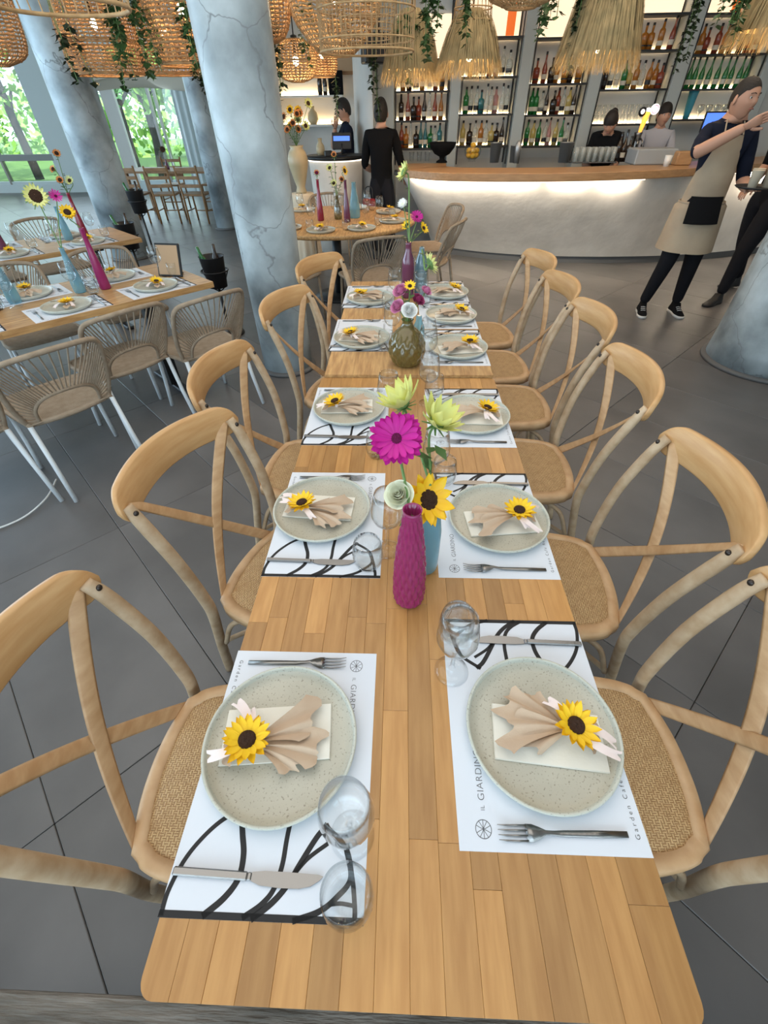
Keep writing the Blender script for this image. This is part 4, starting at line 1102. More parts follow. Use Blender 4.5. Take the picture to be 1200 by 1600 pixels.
# ------------------------------------------------------------------ round table
RX, RY, RR = -.70, 5.40, .84
t = thing('round_table', 'large round honey-wood table between the thick column and the bar', 'round table', (RX, RY, 0))
MB().lathe([(.0005, .71), (RR - .02, .71), (RR, .72), (RR, .745), (RR - .006, .75), (.0005, .75)], 96, caps=False).build('tabletop', M['plank'], t)
MB().tube([(0, 0, .03), (0, 0, .71)], .05, 12).build('pedestal', M['black'], t)
MB().lathe([(.0005, 0), (.28, 0), (.28, .02), (.06, .04), (.0005, .04)], 32, caps=False).build('base', M['black'], t)
rc2 = rope_chair('rope_chair', 'woven rope armless chair at the near left of the round table', 'rope')
for ang, d, lb in [(-112, .98, 'brown rope-back chair at the near left of the round table'), (-66, 1.0, 'brown rope-back chair at the near right of the round table'), (-22, 1.03, 'brown rope-back chair at the right of the round table, side on'), (14, 1.02, 'brown rope-back chair behind right of the round table'), (100, 1.0, 'brown rope-back chair on the far side of the round table')]:
    place(rc2, (RX + d * math.cos(rad(ang)), RY + d * math.sin(rad(ang)), 0), rad(ang + 90), lb, 'rope-back chairs around the round table')
for k, ang in enumerate((-128, -95, -60, -18, 30, 75, 130, 175)):
    c, s = math.cos(rad(ang)), math.sin(rad(ang)); w = ['near left', 'nearest the camera', 'near right', 'right side', 'right back', 'far side', 'far left', 'left side'][k]
    g = 'the round table'
    place(pp, (RX + .64 * c, RY + .64 * s, .751), 0, 'cream plate on the round table, %s' % w, 'plates on ' + g)
    place(bp[k % 3], (RX + .66 * c, RY + .66 * s, .762), rad(ang + 180), 'beige napkin bow on the round table, %s' % w, 'napkin bows on ' + g)
    a2 = rad(ang + 17); single('wine_glass', wg, (RX + .47 * math.cos(a2), RY + .47 * math.sin(a2), .75), 0, 'stemmed wine glass on the round table, %s' % w, 'wine glass', 'wine glasses on ' + g)
    a2 = rad(ang + 22); single('water_tumbler', tb, (RX + .60 * math.cos(a2), RY + .60 * math.sin(a2), .75), 0, 'water tumbler on the round table, %s' % w, 'glass', 'tumblers on ' + g)
def rv_(px, py): p = atz(px, py, .75); return (p.x, p.y, .75)
a_ = (-.83, 5.30, .75); vase('flower_vase', 'tall dark red vase on the round table, left one', *a_, TALL, M['vasered'])
flower('zinnia', 'dark red bloom with seed head on the tall red vase', 'orange', v3(a_, .39), (.1, -.6, .7), .02, [(10, .012, 20, 0)], v3(a_, .33), 'maroon', sc=.9)
b_ = (-.55, 5.22, .75); vase('flower_vase', 'tall dark plum vase on the round table, right one', *b_, TALL, M['vasepurple'])
flower('sunflower', 'yellow sunflower facing right on the dark plum vase of the round table', 'yellowsm', v3(b_, .41), (.8, -.4, .3), .016, [(13, .012, 8, 0)], v3(b_, .33), sc=1.2)
c_ = (-.49, 5.45, .75); vase('flower_vase', 'wide pale blue glass bottle on the round table', *c_, [(r * 1.5, z * 1.2) for r, z in BOTV], M['vaseblue'])
c_ = (-.66, 5.38, .75); vase('flower_vase', 'amber glass bottle in the middle of the round table', *c_, [(r * 1.1, z * .8) for r, z in BOTV], M['vaseolive'])
for k, (dx, dz, kk) in enumerate(((-.05, .42, 'palesm'), (.0, .52, 'orange'), (.06, .33, 'orange'), (-.02, .30, 'palesm'))):
    flower('dry_flower', ['pale bloom at the left of the amber bottle', 'tall seed-headed bloom in the amber bottle', 'orange bloom low right in the amber bottle', 'low pale bloom in the amber bottle'][k], kk, (c_[0] + dx, c_[1], .75 + dz), (dx * 4, -.7, .5), .016, [(11, .01, 16, 0)], v3(c_, .2), sc=1.0, leaves=6)

# ------------------------------------------------------------------ bar
def path(pts, n=8): return [(p.x, p.y) for p in bez([(a, b, 0) for a, b in pts], n)]
base = path([(.62, 8.0), (.46, 7.51), (.80, 7.23), (1.21, 7.01), (1.8, 6.83), (2.39, 6.75), (3.0, 6.74), (3.66, 6.80), (4.4, 6.98), (5.2, 7.30), (6.4, 8.0)])
top = path([(-.03, 7.35), (-.04, 6.72), (.20, 6.40), (.52, 6.19), (1.1, 6.07), (1.89, 6.04), (2.65, 6.16), (3.39, 6.41), (4.2, 6.76), (5.1, 7.18), (6.3, 7.85)])
bar = thing('bar_counter', 'curved white plaster bar counter with oak top and warm under-lighting', 'bar counter')
n = len(base); mb = MB()
def face(i, t):
    bx, by = base[i]; tx, ty = top[i]
    nx, ny = (2.2 - tx) * .04, .08
    tx += nx * .5; ty += ny
    k = t ** 1.15
    return (bx + (tx - bx) * k, by + (ty - by) * k, .085 + (.975 - .085) * t)
mb.grid(lambda u, v: face(round(u * (n - 1)), v), n - 1, 10)
mb.build('front_face', M['barface'], bar)
mb = MB().grid(lambda u, v: (base[round(u * (n - 1))][0], base[round(u * (n - 1))][1] + .03, .09 * v), n - 1, 1); mb.build('kick_plinth', M['plinth'], bar)
def bt(i, d, z):
    x, y = top[i]; a, b = top[max(i - 1, 0)], top[min(i + 1, n - 1)]
    tx, ty = b[0] - a[0], b[1] - a[1]; l = math.hypot(tx, ty)
    return (x - ty / l * d, y + tx / l * d, z)
segs = [(0, 33), (33, 56), (56, n - 1)]
for a, b in segs:
    mb = MB(); ring = []
    vs = []
    for i in range(a, b + 1):
        for d, z in ((0.003, .975), (0, .985), (0, 1.045), (.004, 1.05), (.60, 1.05), (.60, .975)):
            vs.append(bt(i, d, z))
    m_ = b - a
    fs = [(i * 6 + k, (i + 1) * 6 + k, (i + 1) * 6 + (k + 1) % 6, i * 6 + (k + 1) % 6) for i in range(m_) for k in range(6)]
    fs += [tuple(range(6)), tuple(range(m_ * 6 + 5, m_ * 6 - 1, -1))]
    MB().add(vs, fs, False).build('counter_top', M['bartop'], bar)
for a, b in ((14, 50), (58, n - 3)):
    MB().tube([bt(i, .045, .967) for i in range(a, b)], .006, 6).build('led_strip', M['stripwhite'], bar)
    for i in range(a + 2, b - 1, 6):
        p = bt(i, .045, .955); q = bt(i, .40, .2); l = light('bar_led_glow', 'AREA', p, 4.6, (1, .86, .68), .45, .03, target=q); 
# inner back body so the bar has thickness
mb = MB().grid(lambda u, v: (base[round(u * (n - 1))][0] + .02, base[round(u * (n - 1))][1] + .12, .975 * v), n - 1, 1); mb.build('inner_panel', M['panel'], bar)

# back wall behind the bar
struct('wall_bar', MB().box((-.42, 8.75, 0), (8.3, 8.95, 3.6)), M['wall'])
wb = bpy.data.objects['wall_bar']
for x0, x1 in ((-.36, -.13), (.655, .79), (1.565, 1.72), (2.525, 2.68), (3.63, 3.79), (4.78, 4.95)):
    MB().bbox((x0, 8.40, 0), (x1, 8.75, 3.3), .006).build('pilaster', M['pilaster'], wb)
units = [(-.11, .635, (1.14, 1.45, 1.76, 2.07), 2.12), (.81, 1.545, (1.16, 1.51, 1.89, 2.26), 2.3), (1.74, 2.505, (1.15, 1.49, 1.81, 2.24), 2.25), (2.70, 3.61, (1.38, 1.74, 2.11, 2.43), 2.45), (3.81, 4.76, (1.42, 1.73, 2.06, 2.42), 2.42)]
ORD = ['first', 'second', 'third', 'fourth', 'fifth', 'sixth', 'seventh', 'eighth', 'ninth', 'tenth']
UN = ['first', 'second', 'third', 'fourth', 'fifth']
def bottle_mesh(kind, h, r, neck, m):
    if kind == 0: pr = [(.0005, 0), (r, 0), (r, h * .55), (r * .8, h * .64), (neck, h * .74), (neck, h * .93)]
    elif kind == 1: pr = [(.0005, 0), (r, 0), (r, h * .45), (r * .6, h * .62), (neck, h * .72), (neck, h * .93)]
    elif kind == 2: pr = [(.0005, 0), (r, 0), (r * 1.05, h * .5), (r * .9, h * .62), (neck, h * .66), (neck, h * .9)]
    else: pr = [(.0005, 0), (r, 0), (r, h * .6), (r * .9, h * .66), (neck * 1.4, h * .72), (neck, h * .92)]
    mb = MB().lathe(pr, 12, caps=False); 
    mb.mi = 1; mb.lathe([(r * 1.02, h * .14), (r * 1.02, h * .30)], 12, caps=False)
    mb.mi = 2; mb.lathe([(neck * 1.15, h * .9), (neck * 1.15, h), (.0005, h)], 10, caps=False)
    return mb.mesh('bottle', [m, M['canvas'] if kind % 2 else M['black'], M['black']])
BM = {}
for c in BOT:
    for k in range(4): BM[c, k] = bottle_mesh(k, (.29, .31, .25, .28)[k], (.036, .034, .043, .038)[k], (.013, .012, .014, .013)[k], BOT[c])
fill = {(0, 0): ['red', 'amber', 'clear', 'dark', 'teal', 'teal', 'green', 'clear', 'teal'], (0, 1): ['dark', 'red', 'dark', 'red', 'dark', 'clear', 'red', 'amber'], (0, 2): ['amber', 'dark', 'clear', 'amber', 'clear', 'red', 'amber'],
        (1, 0): ['yellow', 'dark', 'clear', 'amber', 'clear', 'yellow', 'dark', 'dark'], (1, 1): ['green', 'clear', 'clear', 'teal', 'clear', 'clear', 'pink', 'clear', 'clear'], (1, 2): ['amber', 'clear', 'clear', 'red', 'pink', 'clear', 'clear'],
        (2, 0): ['green', 'yellow', 'green', 'clear', 'pink', 'yellow', 'green', 'clear'], (2, 1): ['green', 'green', 'clear', 'dark', 'dark', 'red', 'clear', 'yellow', 'dark'], (2, 2): ['red', 'red', 'dark', 'amber', 'amber', 'dark', 'amber'],
        (3, 1): ['dark', 'clear', 'clear', 'green', 'yellow', 'amber', 'clear', 'amber', 'amber', 'red'], (3, 2): ['amber', 'dark', 'dark', 'amber', 'amber', 'amber', 'red'],
        (4, 1): ['green', 'green', 'green', 'green', 'green', 'green', 'green', 'green', 'green'], (4, 2): ['amber', 'red', 'red', 'amber', 'dark', 'dark', 'red', 'red']}
for ui, (x0, x1, zs, topz) in enumerate(units):
    t = thing('bottle_shelf', 'backlit black metal bottle shelf unit behind the bar, %s from the left' % UN[ui], 'shelf unit', (0, 0, 0))
    MB().box((x0, 8.72, 1.0), (x1, 8.745, 3.2)).build('back_panel', M['panel'], t)
    for x in (x0, x1):
        for y in (8.44, 8.70): MB().box((x - .008, y - .008, .95), (x + .008, y + .008, 3.1)).build('upright', M['black'], t)
    for si, z in enumerate(zs):
        MB().box((x0 - .012, 8.43, z - .02), (x1 + .012, 8.71, z)).build('shelf_board', M['black'], t)
        MB().box((x0 + .01, 8.695, z + .001), (x1 - .01, 8.712, z + .012)).build('led_strip', M['strip'], t)
        cs = fill.get((ui, si), [])
        nb = len(cs)
        for k, c in enumerate(cs):
            xx = x0 + .05 + (x1 - x0 - .10) * (k + .5 + R.uniform(-.14, .14)) / nb
            kind = 1 if c == 'green' and ui == 4 else R.randrange(4)
            g = '%s bottles, %s shelf up of the %s unit behind the bar' % (c, ['lowest', 'second', 'third'][si], UN[ui])
            o = link('bottle', BM[c, kind], None, (xx, 8.57 + R.uniform(-.04, .04), z + .0005), (0, 0, R.uniform(0, 6)), label='%s bottle, %s from left on the %s shelf, %s bar unit' % ({'clear': 'clear glass', 'red': 'red-brown', 'teal': 'blue-green', 'yellow': 'pale gold'}.get(c, c), ORD[k], ['lowest', 'second', 'third'][si], UN[ui]), category='bottle', group=g)
    # lit niche panel on top
    MB().box((x0, 8.70, zs[3] + .02), (x1, 8.715, zs[3] + .42)).build('lit_panel', M['signglow'], t)
    for xo in ({1: [(.55, .66)], 3: [(.12, .22)], 4: [(.42, .54)]}.get(ui, [])):
        MB().box((x0 + xo[0], 8.68, zs[3] + .02), (x0 + xo[1], 8.70, zs[3] + .40)).build('orange_panel', M['signorange'], t)
# row of glasses on the fourth unit, goblets and the tall teal glass on the fifth
gsm = MB().lathe([(.0005, 0), (.026, 0), (.034, .10), (.032, .10), (.024, .004), (.0005, .004)], 12, caps=False).mesh('stacked_glass', M['glass'])
for r_ in range(2):
    for k in range(9): link('stacked_glass', gsm, None, (2.78 + k * .093, 8.55, 1.3805 + r_ * .104), label='%s clear glass from the left in the %s row stacked on the fourth shelf unit' % (ORD[k], ['bottom', 'top'][r_]), category='glass', group='stacked glasses on the fourth shelf unit')
single('tall_vase', MB().lathe([(.0005, 0), (.04, 0), (.045, .05), (.06, .26), (.066, .29), (.0005, .27)], 20, caps=False).mesh('tall_vase', M['teal']), (4.05, 8.56, 1.4205), 0, 'tall teal glass vase on the lowest shelf of the fifth unit', 'vase', None)
gb = MB().lathe([(.0005, 0), (.03, .0), (.006, .01), (.006, .05), (.045, .09), (.048, .13), (.035, .15), (.0005, .06)], 14, caps=False).mesh('goblet', BOT['clear'])
for k in range(5): link('goblet', gb, None, (4.22 + k * .11, 8.56, 1.4205), label='%s smoky goblet to the right of the teal vase on the fifth unit' % ORD[k], category='glass', group='goblets on the fifth shelf unit')
# back work counter
wc = thing('back_counter', 'dark work counter running below the bottle shelves', 'counter', (0, 0, 0))
MB().box((-.1, 8.15, 0), (5.4, 8.37, .86)).build('cabinet_body', M['graybox'], wc); MB().bbox((-.12, 8.12, .86), (5.42, 8.385, .90), .004).build('worktop', M['darksteel'], wc)

# ---- things on the bar top
def barp(px, py, dz=0): p = atz(px, py, 1.05); return (p.x, p.y, 1.05 + dz)
def lth(name, label, cat, loc, prof, m, n=24, group=None, fn=None):
    return MB().lathe([(max(r, .0005), z) for r, z in prof], n, caps=False, fn=fn).build(name, m, None, loc, label=label, category=cat, **({'group': group} if group else {}))
pb = barp(690, 254); lth('fruit_bowl', 'large dark footed bowl on the left part of the bar', 'bowl', pb, [(0, .0), (.075, 0), (.07, .015), (.03, .035), (.035, .06), (.10, .09), (.155, .15), (.175, .205), (.165, .205), (.145, .15), (.09, .10), (0, .075)], M['blackcloth'])
for k in range(3): o = single('stacked_cup', gsm, tuple(Vector(barp(655 + k * 1 - 12 + k * 11, 252)) + Vector((0, 0, 0))), 0, ORD[k] + ' clear beaker from the left, beside the dark footed bowl', 'glass', 'beakers left of the dark bowl')
pb = barp(737, 252)
lb_ = lth('glass_bowl', 'round clear glass bowl full of lemons on the bar', 'bowl', pb, [(0, 0), (.05, 0), (.05, .004), (.03, .012), (.05, .02), (.10, .06), (.112, .11), (.10, .17), (.096, .17), (.108, .11), (.096, .064), (.046, .026), (0, .02)], M['glass'])
for k in range(9):
    a = k * 2.1; r_ = .052 if k < 8 else 0
    link('lemon', MB().ball((0, 0, 0), (.030, .030, .036), 10, 7).mesh('lemon', M['lemon']), None, (pb[0] + r_ * math.cos(a * .75), pb[1] + r_ * math.sin(a * .75), pb[2] + .062 + .052 * (k // 4)), (a, 1.2, a), label='lemon in the round glass bowl on the bar', category='lemon', group='lemons in the glass bowl')
for px, h, r, lb in ((772, .20, .075, 'steel ice bucket, leftmost on the bar right of the lemons'), (800, .17, .045, 'steel mixing tin between two buckets on the bar'), (880, .20, .085, 'dented steel bucket left of the row of glasses on the bar')):
    lth('ice_bucket', lb, 'bucket', barp(px, 254), [(0, 0), (r * .75, 0), (r, h), (r * 1.06, h), (r * .97, h - .004), (r * .7, .006), (0, .006)], M['bucket_steel'])
lth('wine_pourer', 'slim steel shaker leaning mid bar', 'shaker', barp(806, 255), [(0, 0), (.03, 0), (.038, .16), (.03, .20), (.015, .22), (0, .225)], M['bucket_steel'])
tg = MB().lathe([(.0005, 0), (.024, 0), (.030, .14), (.028, .14), (.022, .005), (.0005, .005)], 14, caps=False).mesh('highball_glass', BOT['clear'])
tr = MB().bbox((-.28, -.09, 0), (.28, .09, .012), .004).build('glass_tray', M['steel'], None, tuple(Vector(barp(925, 254))), label='steel drip tray under the row of highball glasses on the bar', category='tray')
for r_ in range(2):
    for k in range(7): link('highball_glass', tg, None, (tr.location.x - .23 + k * .077, tr.location.y - .04 + r_ * .078, 1.0622), label='%s highball glass from the left, %s row on the drip tray' % (ORD[k], ['front', 'rear'][r_]), category='glass', group='highball glasses on the drip tray')
# beer tap tower with two round signs
bt_ = barp(985, 252); t = thing('beer_tap', 'steel beer tap tower with glowing beer sign and two round badges', 'beer tap', bt_)
MB().lathe([(.0005, 0), (.06, 0), (.05, .02), (.042, .03), (.042, .26), (.05, .28), (.0005, .29)], 20, caps=False).build('tower', M['steel'], t)
MB().lathe([(.0005, .0), (.018, 0), (.03, .12), (.034, .20), (.0005, .20)], 14, caps=False).build('beer_glass_sign', M['beer'], t, (0, -.02, .27), (0, rad(8), 0))
MB().lathe([(.0005, .20), (.036, .20), (.038, .225), (.0005, .24)], 14, caps=False).build('foam_sign', M['whiteglow'], t, (0, -.02, .27), (0, rad(8), 0))
MB().lathe([(.0005, -.008), (.045, -.008), (.045, .008), (.0005, .008)], 24, caps=False).build('round_badge', M['black'], t, (-.04, -.03, .47), (rad(90), 0, 0), label='black round badge with white mark')
MB().lathe([(.0005, -.001), (.017, 0), (.024, 0), (.0005, .001)], 16, caps=False).build('badge_mark', M['whiteglow'], t, (-.04, -.0395, .47), (rad(90), 0, 0))
MB().lathe([(.0005, -.008), (.05, -.008), (.05, .008), (.0005, .008)], 24, caps=False).build('round_badge', M['whiteglow'], t, (.10, -.03, .49), (rad(90), 0, 0), label='pink and white round badge')
MB().tube([(.10 + .036 * math.cos(a * PI / 10), -.041, .49 + .036 * math.sin(a * PI / 10)) for a in range(20)], .004, 6, closed=True).build('badge_ring', M['pinkglow'], t)
MB().tube([(.085, -.041, .475), (.085, -.041, .505), (.115, -.041, .505), (.10, -.041, .488), (.115, -.041, .475)], .003, 6).build('badge_mark', M['pinkglow'], t)
for k in range(2): MB().tube([(-.03 + .06 * k, -.04, .22), (-.03 + .06 * k, -.12, .20), (-.03 + .06 * k, -.12, .15)], .01, 8).build('spout', M['steel'], t); 
for k in range(3): 
    p = barp(962 + k * 8, 253); link('bottle', BM['dark', k], None, (p[0], p[1] + .02, p[2]), label='black bottle with pale label left of the beer tap, %s of three' % ['left', 'middle', 'right'][k], category='bottle', group='black bottles beside the beer tap')
sb = MB().bbox((-.24, -.16, 0), (.24, .16, .15), .012).build('serving_tub', M['graybox'], None, tuple(Vector(barp(1022, 258)) + Vector((0, .16, 0))), label='grey tub on the bar between the beer tap and the cups', category='tub')
bk = MB().bbox((-.09, -.07, 0), (.09, .07, .13), .012).build('wooden_box', M['bartop'], None, tuple(Vector(barp(1062, 258))), label='small brown wooden box on the bar beside white cups', category='box')
for k in range(4): lth('paper_cup', ORD[k] + ' white cup from the left among those on the bar near the apron waiter', 'cup', barp(1040 + k * 18 + (20 if k > 1 else 0), 260 - 2 * k), [(0, 0), (.03, 0), (.04, .10), (.037, .10), (.028, .005), (0, .005)], M['whiteplain'], 16, 'white cups on the right part of the bar')

# ------------------------------------------------------------------ till corner on the left of the bar
struct('wall_niche', MB().box((-2.2, 9.55, 0), (-.42, 9.75, 3.6)), M['wall'])
mb = MB().grid(lambda u, v: (-.42 - .35 * math.sin(u * PI / 2), 8.2 + 1.35 * (1 - math.cos(u * PI / 2)) , 3.6 * v), 10, 2, thick=-.15)
struct('wall_curve', mb, M['wall'])
ns = bpy.data.objects['wall_niche']
for z in (1.38, 1.72):
    MB().box((-1.95, 9.50, z + .03), (-1.0, 9.53, z + .045)).build('led_strip', M['strip'], ns)  # warm strips added to brighten the niche ledges
    MB().box((-2.0, 9.3, z), (-.95, 9.55, z + .025)).build('niche_ledge', M['wall'], ns)
MB().box((-2.2, 9.2, 0), (-2.02, 9.55, 3.6)).build('niche_jamb', M['wall'], ns)
pc = thing('till_counter', 'white curved till counter with black top left of the bar', 'counter', (-.93, 7.75, 0))
MB().lathe([(.36, 0), (.34, .5), (.37, 1.06)], 40, caps=True).build('body', M['barface'], pc)
MB().lathe([(.0005, 1.085), (.41, 1.085), (.41, 1.12), (.0005, 1.12)], 40, caps=False).build('counter_top', M['black'], pc)
MB().tube([(.375 * math.cos(a * PI / 20), .375 * math.sin(a * PI / 20), 1.073) for a in range(40)], .007, 6, closed=True).build('led_strip', M['stripwhite'], pc)
ps = thing('till_terminal', 'black till terminal with blue screen on the till counter', 'terminal', (-.83, 7.72, 1.12))
MB().lathe([(.0005, 0), (.07, 0), (.07, .01), (.0005, .012)], 16, caps=False).build('foot', M['black'], ps); MB().tube([(0, 0, .01), (0, .02, .12)], .015, 8).build('stand', M['black'], ps)
MB().bbox((-.13, -.012, .06), (.13, .012, .24), .006).build('screen_case', M['black'], ps, rot=(rad(-12), 0, 0)); MB().box((-.11, -.014, .15), (.11, -.0125, .20)).build('screen', M['blue_screen'], ps, rot=(rad(-12), 0, 0))
lth('jug', 'small buff ceramic jug on the till counter', 'jug', (-1.13, 7.75, 1.12), [(0, 0), (.04, 0), (.06, .04), (.055, .10), (.025, .14), (.03, .18), (0, .17)], M['ceramic'])
single('card_reader', MB().bbox((-.05, -.04, 0), (.05, .04, .06), .008).mesh('card_reader', M['black']), (-1.0, 7.55, 1.12), .3, 'small black card reader on the till counter', 'card reader', None)
for k, (x, h, r, m) in enumerate(((-1.30, .22, .035, 'dark'), (-1.22, .26, .04, 'dark'))): o = link('bottle', BM['dark', k], None, (x, 9.42, 1.7455), label='dark bottle on the upper ledge of the niche, ' + ['left', 'right'][k] + ' one', category='bottle')
single('dark_box', MB().bbox((-.11, -.05, 0), (.11, .05, .27), .006).mesh('dark_box', M['blackcloth']), (-1.05, 9.42, 1.745), .2, 'black box on the upper ledge of the niche beside bottles', 'box', None)
lth('clay_vase', 'small buff clay vase on the lower ledge of the niche', 'vase', (-1.45, 9.42, 1.405), [(0, 0), (.05, 0), (.09, .06), (.07, .14), (.03, .18), (.035, .22), (0, .21)], M['ceramic'])
# wall art, speaker hung high
wa = thing('wall_print', 'brown framed print high on the niche wall beside the lanterns', 'picture', (-1.0, 9.50, 2.25))
MB().box((-.38, -.02, -.28), (.38, .02, .28)).build('frame', M['ochre'], wa); MB().box((-.34, -.025, -.24), (.34, -.021, .24)).build('print', M['photo'], wa)
sp = thing('wall_speaker', 'black box loudspeaker with two studs, under the open rattan basket lamp', 'speaker', (-.30, 7.9, 2.12), rad(15))
MB().bbox((-.22, -.14, -.12), (.22, .14, .14), .012).build('cabinet', M['black'], sp); MB().tube([(0, .05, .14), (0, .05, 1.48)], .012, 8).build('bracket', M['black'], sp)
for s in (-1, 1): MB().ball((s * .08, -.142, -.02), .012, 8, 6).build('stud', M['steel'], sp)
# draped pedestal, urn and bouquet
pd = thing('draped_pedestal', 'pedestal under a cream drape beside the thick column', 'pedestal', (-1.27, 6.75, 0))
MB().lathe([(.19, 0), (.17, .3), (.16, .75), (.155, .80), (.14, .815), (.0005, .815)], 60, caps=False, fn=lambda a, z: 1 + .06 * math.sin(11 * a + z) * max(0, 1 - z / .85)).build('drape', M['cloth'], pd)
ur = lth('urn', 'tall buff ceramic urn on the draped pedestal', 'vase', (-1.27, 6.75, .8155), [(0, 0), (.06, 0), (.065, .02), (.05, .06), (.085, .16), (.118, .28), (.12, .34), (.10, .40), (.07, .435), (.085, .46), (.075, .46), (.06, .43), (0, .40)], M['ceramic'], 32)
for k in range(14):
    a = k * 2.4; r_ = .05 + .012 * k; kk = ['orange', 'yellowsm', 'orange', 'palesm', 'gerb'][k % 5]
    if kk == 'gerb': kk = 'orange'
    p = (-1.27 + r_ * math.cos(a), 6.75 + .6 * r_ * math.sin(a) - .04, 1.42 + .028 * (k % 7) + (.05 if k > 8 else 0))
    flower('bouquet_flower', '%s bloom %s of the urn bouquet, %s' % ({'orange': 'orange', 'yellowsm': 'golden', 'palesm': 'pale yellow'}[kk], ['in the heart', 'low', 'on the left', 'on the right', 'at the edge', 'near the top', 'in the front'][k % 7], ['lower', 'inner', 'middle', 'outer', 'upper'][k * 5 // 14]), kk, p, (math.cos(a) * .5, -.8, .4), .020, [(11, .016, 8, 0), (9, .013, 22, .002)], (-1.27, 6.75, 1.27), sc=1.25, leaves=4, group='blooms of the urn bouquet')
# loose props near the till: chair-like bar stool with bag
hb = thing('handbag', 'small red handbag with black handle on a dark stool by the bar end', 'bag', (-.42, 6.75, .66))
MB().bbox((-.08, -.04, 0), (.08, .04, .09), .015).build('body', M['red'], hb); MB().tube(bez([(-.05, 0, .09), (-.035, 0, .20), (.035, 0, .20), (.05, 0, .09)], 6), .006, 6).build('handle', M['black'], hb)
st = thing('stool', 'dark round stool by the bar end', 'stool', (-.42, 6.75, 0))
MB().lathe([(.0005, .62), (.18, .62), (.19, .64), (.18, .66), (.0005, .66)], 24, caps=False).build('seat', M['blackcloth'], st)
for k in range(4): a = k * PI / 2 + .7; MB().tube([(.12 * math.cos(a), .12 * math.sin(a), .62), (.19 * math.cos(a), .19 * math.sin(a), 0)], .012, 8).build('leg', M['black'], st)

# ------------------------------------------------------------------ lamps
def rattan_lamp(label, x, y, zb, prof, nr, hoops, m, rt=.0035, wave=0, cat='pendant lamp', bulb=True, energy=10, dense=False, brim=.007, group=None, inner=None):
    """prof: (radius, height above the bottom rim)"""
    t = thing('pendant_lamp', label, cat, (x, y, zb))
    P = bez([(r, 0, z) for r, z in prof], 5)
    mb = MB()
    for k in range(nr):
        a = 2 * PI * k / nr
        mb.tube([(p.x * math.cos(a), p.x * math.sin(a), p.z) for p in P], rt * (1.5 if dense else 1), 4, cap=False)
    mb.build('vertical_canes', M[m], t, kind='stuff')
    H = prof[-1][1]
    def rat(z):
        for a, b in zip(P, P[1:]):
            if a.z <= z <= b.z: return a.x + (b.x - a.x) * (z - a.z) / max(1e-6, b.z - a.z)
        return P[-1].x
    if dense:
        mb = MB(); ny = dense
        for k in range(ny):
            z = H * (k + .5) / ny; r = rat(z)
            mb.tube([((r + rt * (1 if (j + k) % 2 else -1)) * math.cos(2 * PI * j / 48), (r + rt * (1 if (j + k) % 2 else -1)) * math.sin(2 * PI * j / 48), z + .003 * (1 if j % 2 else -1)) for j in range(48)], H / ny * .25, 4, closed=True)
        mb.build('weave', M[m], t, kind='stuff')
    for z in hoops:
        r = rat(z)
        MB().tube([(r * math.cos(2 * PI * j / 40), r * math.sin(2 * PI * j / 40), z) for j in range(40)], brim if z in (0, H) else .005, 6, closed=True).build('hoop', M[m], t)
    if inner:
        mb = MB(); Q = inner
        for k in range(28):
            a = 2 * PI * k / 28; mb.tube([(r * math.cos(a + .3 * z), r * math.sin(a + .3 * z), z) for r, z in Q], .0028, 4, cap=False)
        for k in range(10):
            z = Q[0][1] + (Q[-1][1] - Q[0][1]) * k / 9; r = Q[0][0] + (Q[-1][0] - Q[0][0]) * k / 9
            mb.tube([(r * math.cos(2 * PI * j / 32), r * math.sin(2 * PI * j / 32), z) for j in range(32)], .003, 4, closed=True)
        mb.build('inner_basket', M[m], t, kind='stuff')
    MB().tube([(0, 0, H), (0, 0, 3.6 - zb)], .006, 6).build('cord', M['black'], t)
    MB().lathe([(.0005, H - .02), (.03, H - .02), (.03, H + .02), (.0005, H + .03)], 12, caps=False).build('cap', M['black'], t)
    if bulb:
        zbul = H * .5
        MB().ball((0, 0, zbul), (.028, .028, .036), 12, 8).build('bulb', M['bulb'], t)
        MB().tube([(0, 0, zbul + .03), (0, 0, H)], .012, 8).build('socket', M['black'], t)
        l = light('lamp_light', 'POINT', (x, y, zb + zbul - .06), energy, (1, .74, .45), .04)
    return t
rattan_lamp('large open rattan basket pendant at the top centre of the view', -.25, 4.3, 1.875, [(.315, 0), (.318, .12), (.315, .30), (.26, .52), (.12, .68), (.05, .70)], 62, (0, .055, .19, .33, .5), 'rattan', .0026, bulb=False, inner=[(.16, .06), (.22, .34)])
rattan_lamp('dense woven dome pendant overlapping the left of the open basket lamp', -.52, 4.95, 1.90, [(.12, 0), (.22, .08), (.33, .22), (.34, .36), (.24, .52), (.05, .60)], 48, (0,), 'rattan', .003, dense=26, energy=5)
rattan_lamp('glowing squat ball rattan lantern beside the thick column', -1.04, 6.0, 1.79, [(.06, 0), (.15, .03), (.20, .12), (.19, .20), (.12, .27), (.05, .29)], 30, (0, .14), 'rattan', .0028, dense=15, energy=5)
rattan_lamp('small two-tier glowing rattan lantern right of the ball lantern', -.85, 6.5, 1.84, [(.12, 0), (.15, .06), (.15, .14), (.12, .18), (.13, .23), (.10, .31), (.03, .34)], 28, (0, .17), 'rattanor', .0028, dense=18, energy=4)
rattan_lamp('long woven capsule pendant hanging right of the thick column top', -1.02, 4.9, 1.97, [(.04, 0), (.12, .05), (.165, .18), (.165, .5), (.10, .62), (.04, .65)], 30, (), 'rattanor', .003, dense=30, energy=3)
rattan_lamp('dense orange woven pendant at the top left edge', -3.35, 5.0, 1.88, [(.10, 0), (.26, .07), (.30, .25), (.28, .5), (.12, .66)], 40, (), 'rattanor', .003, dense=30, energy=4)
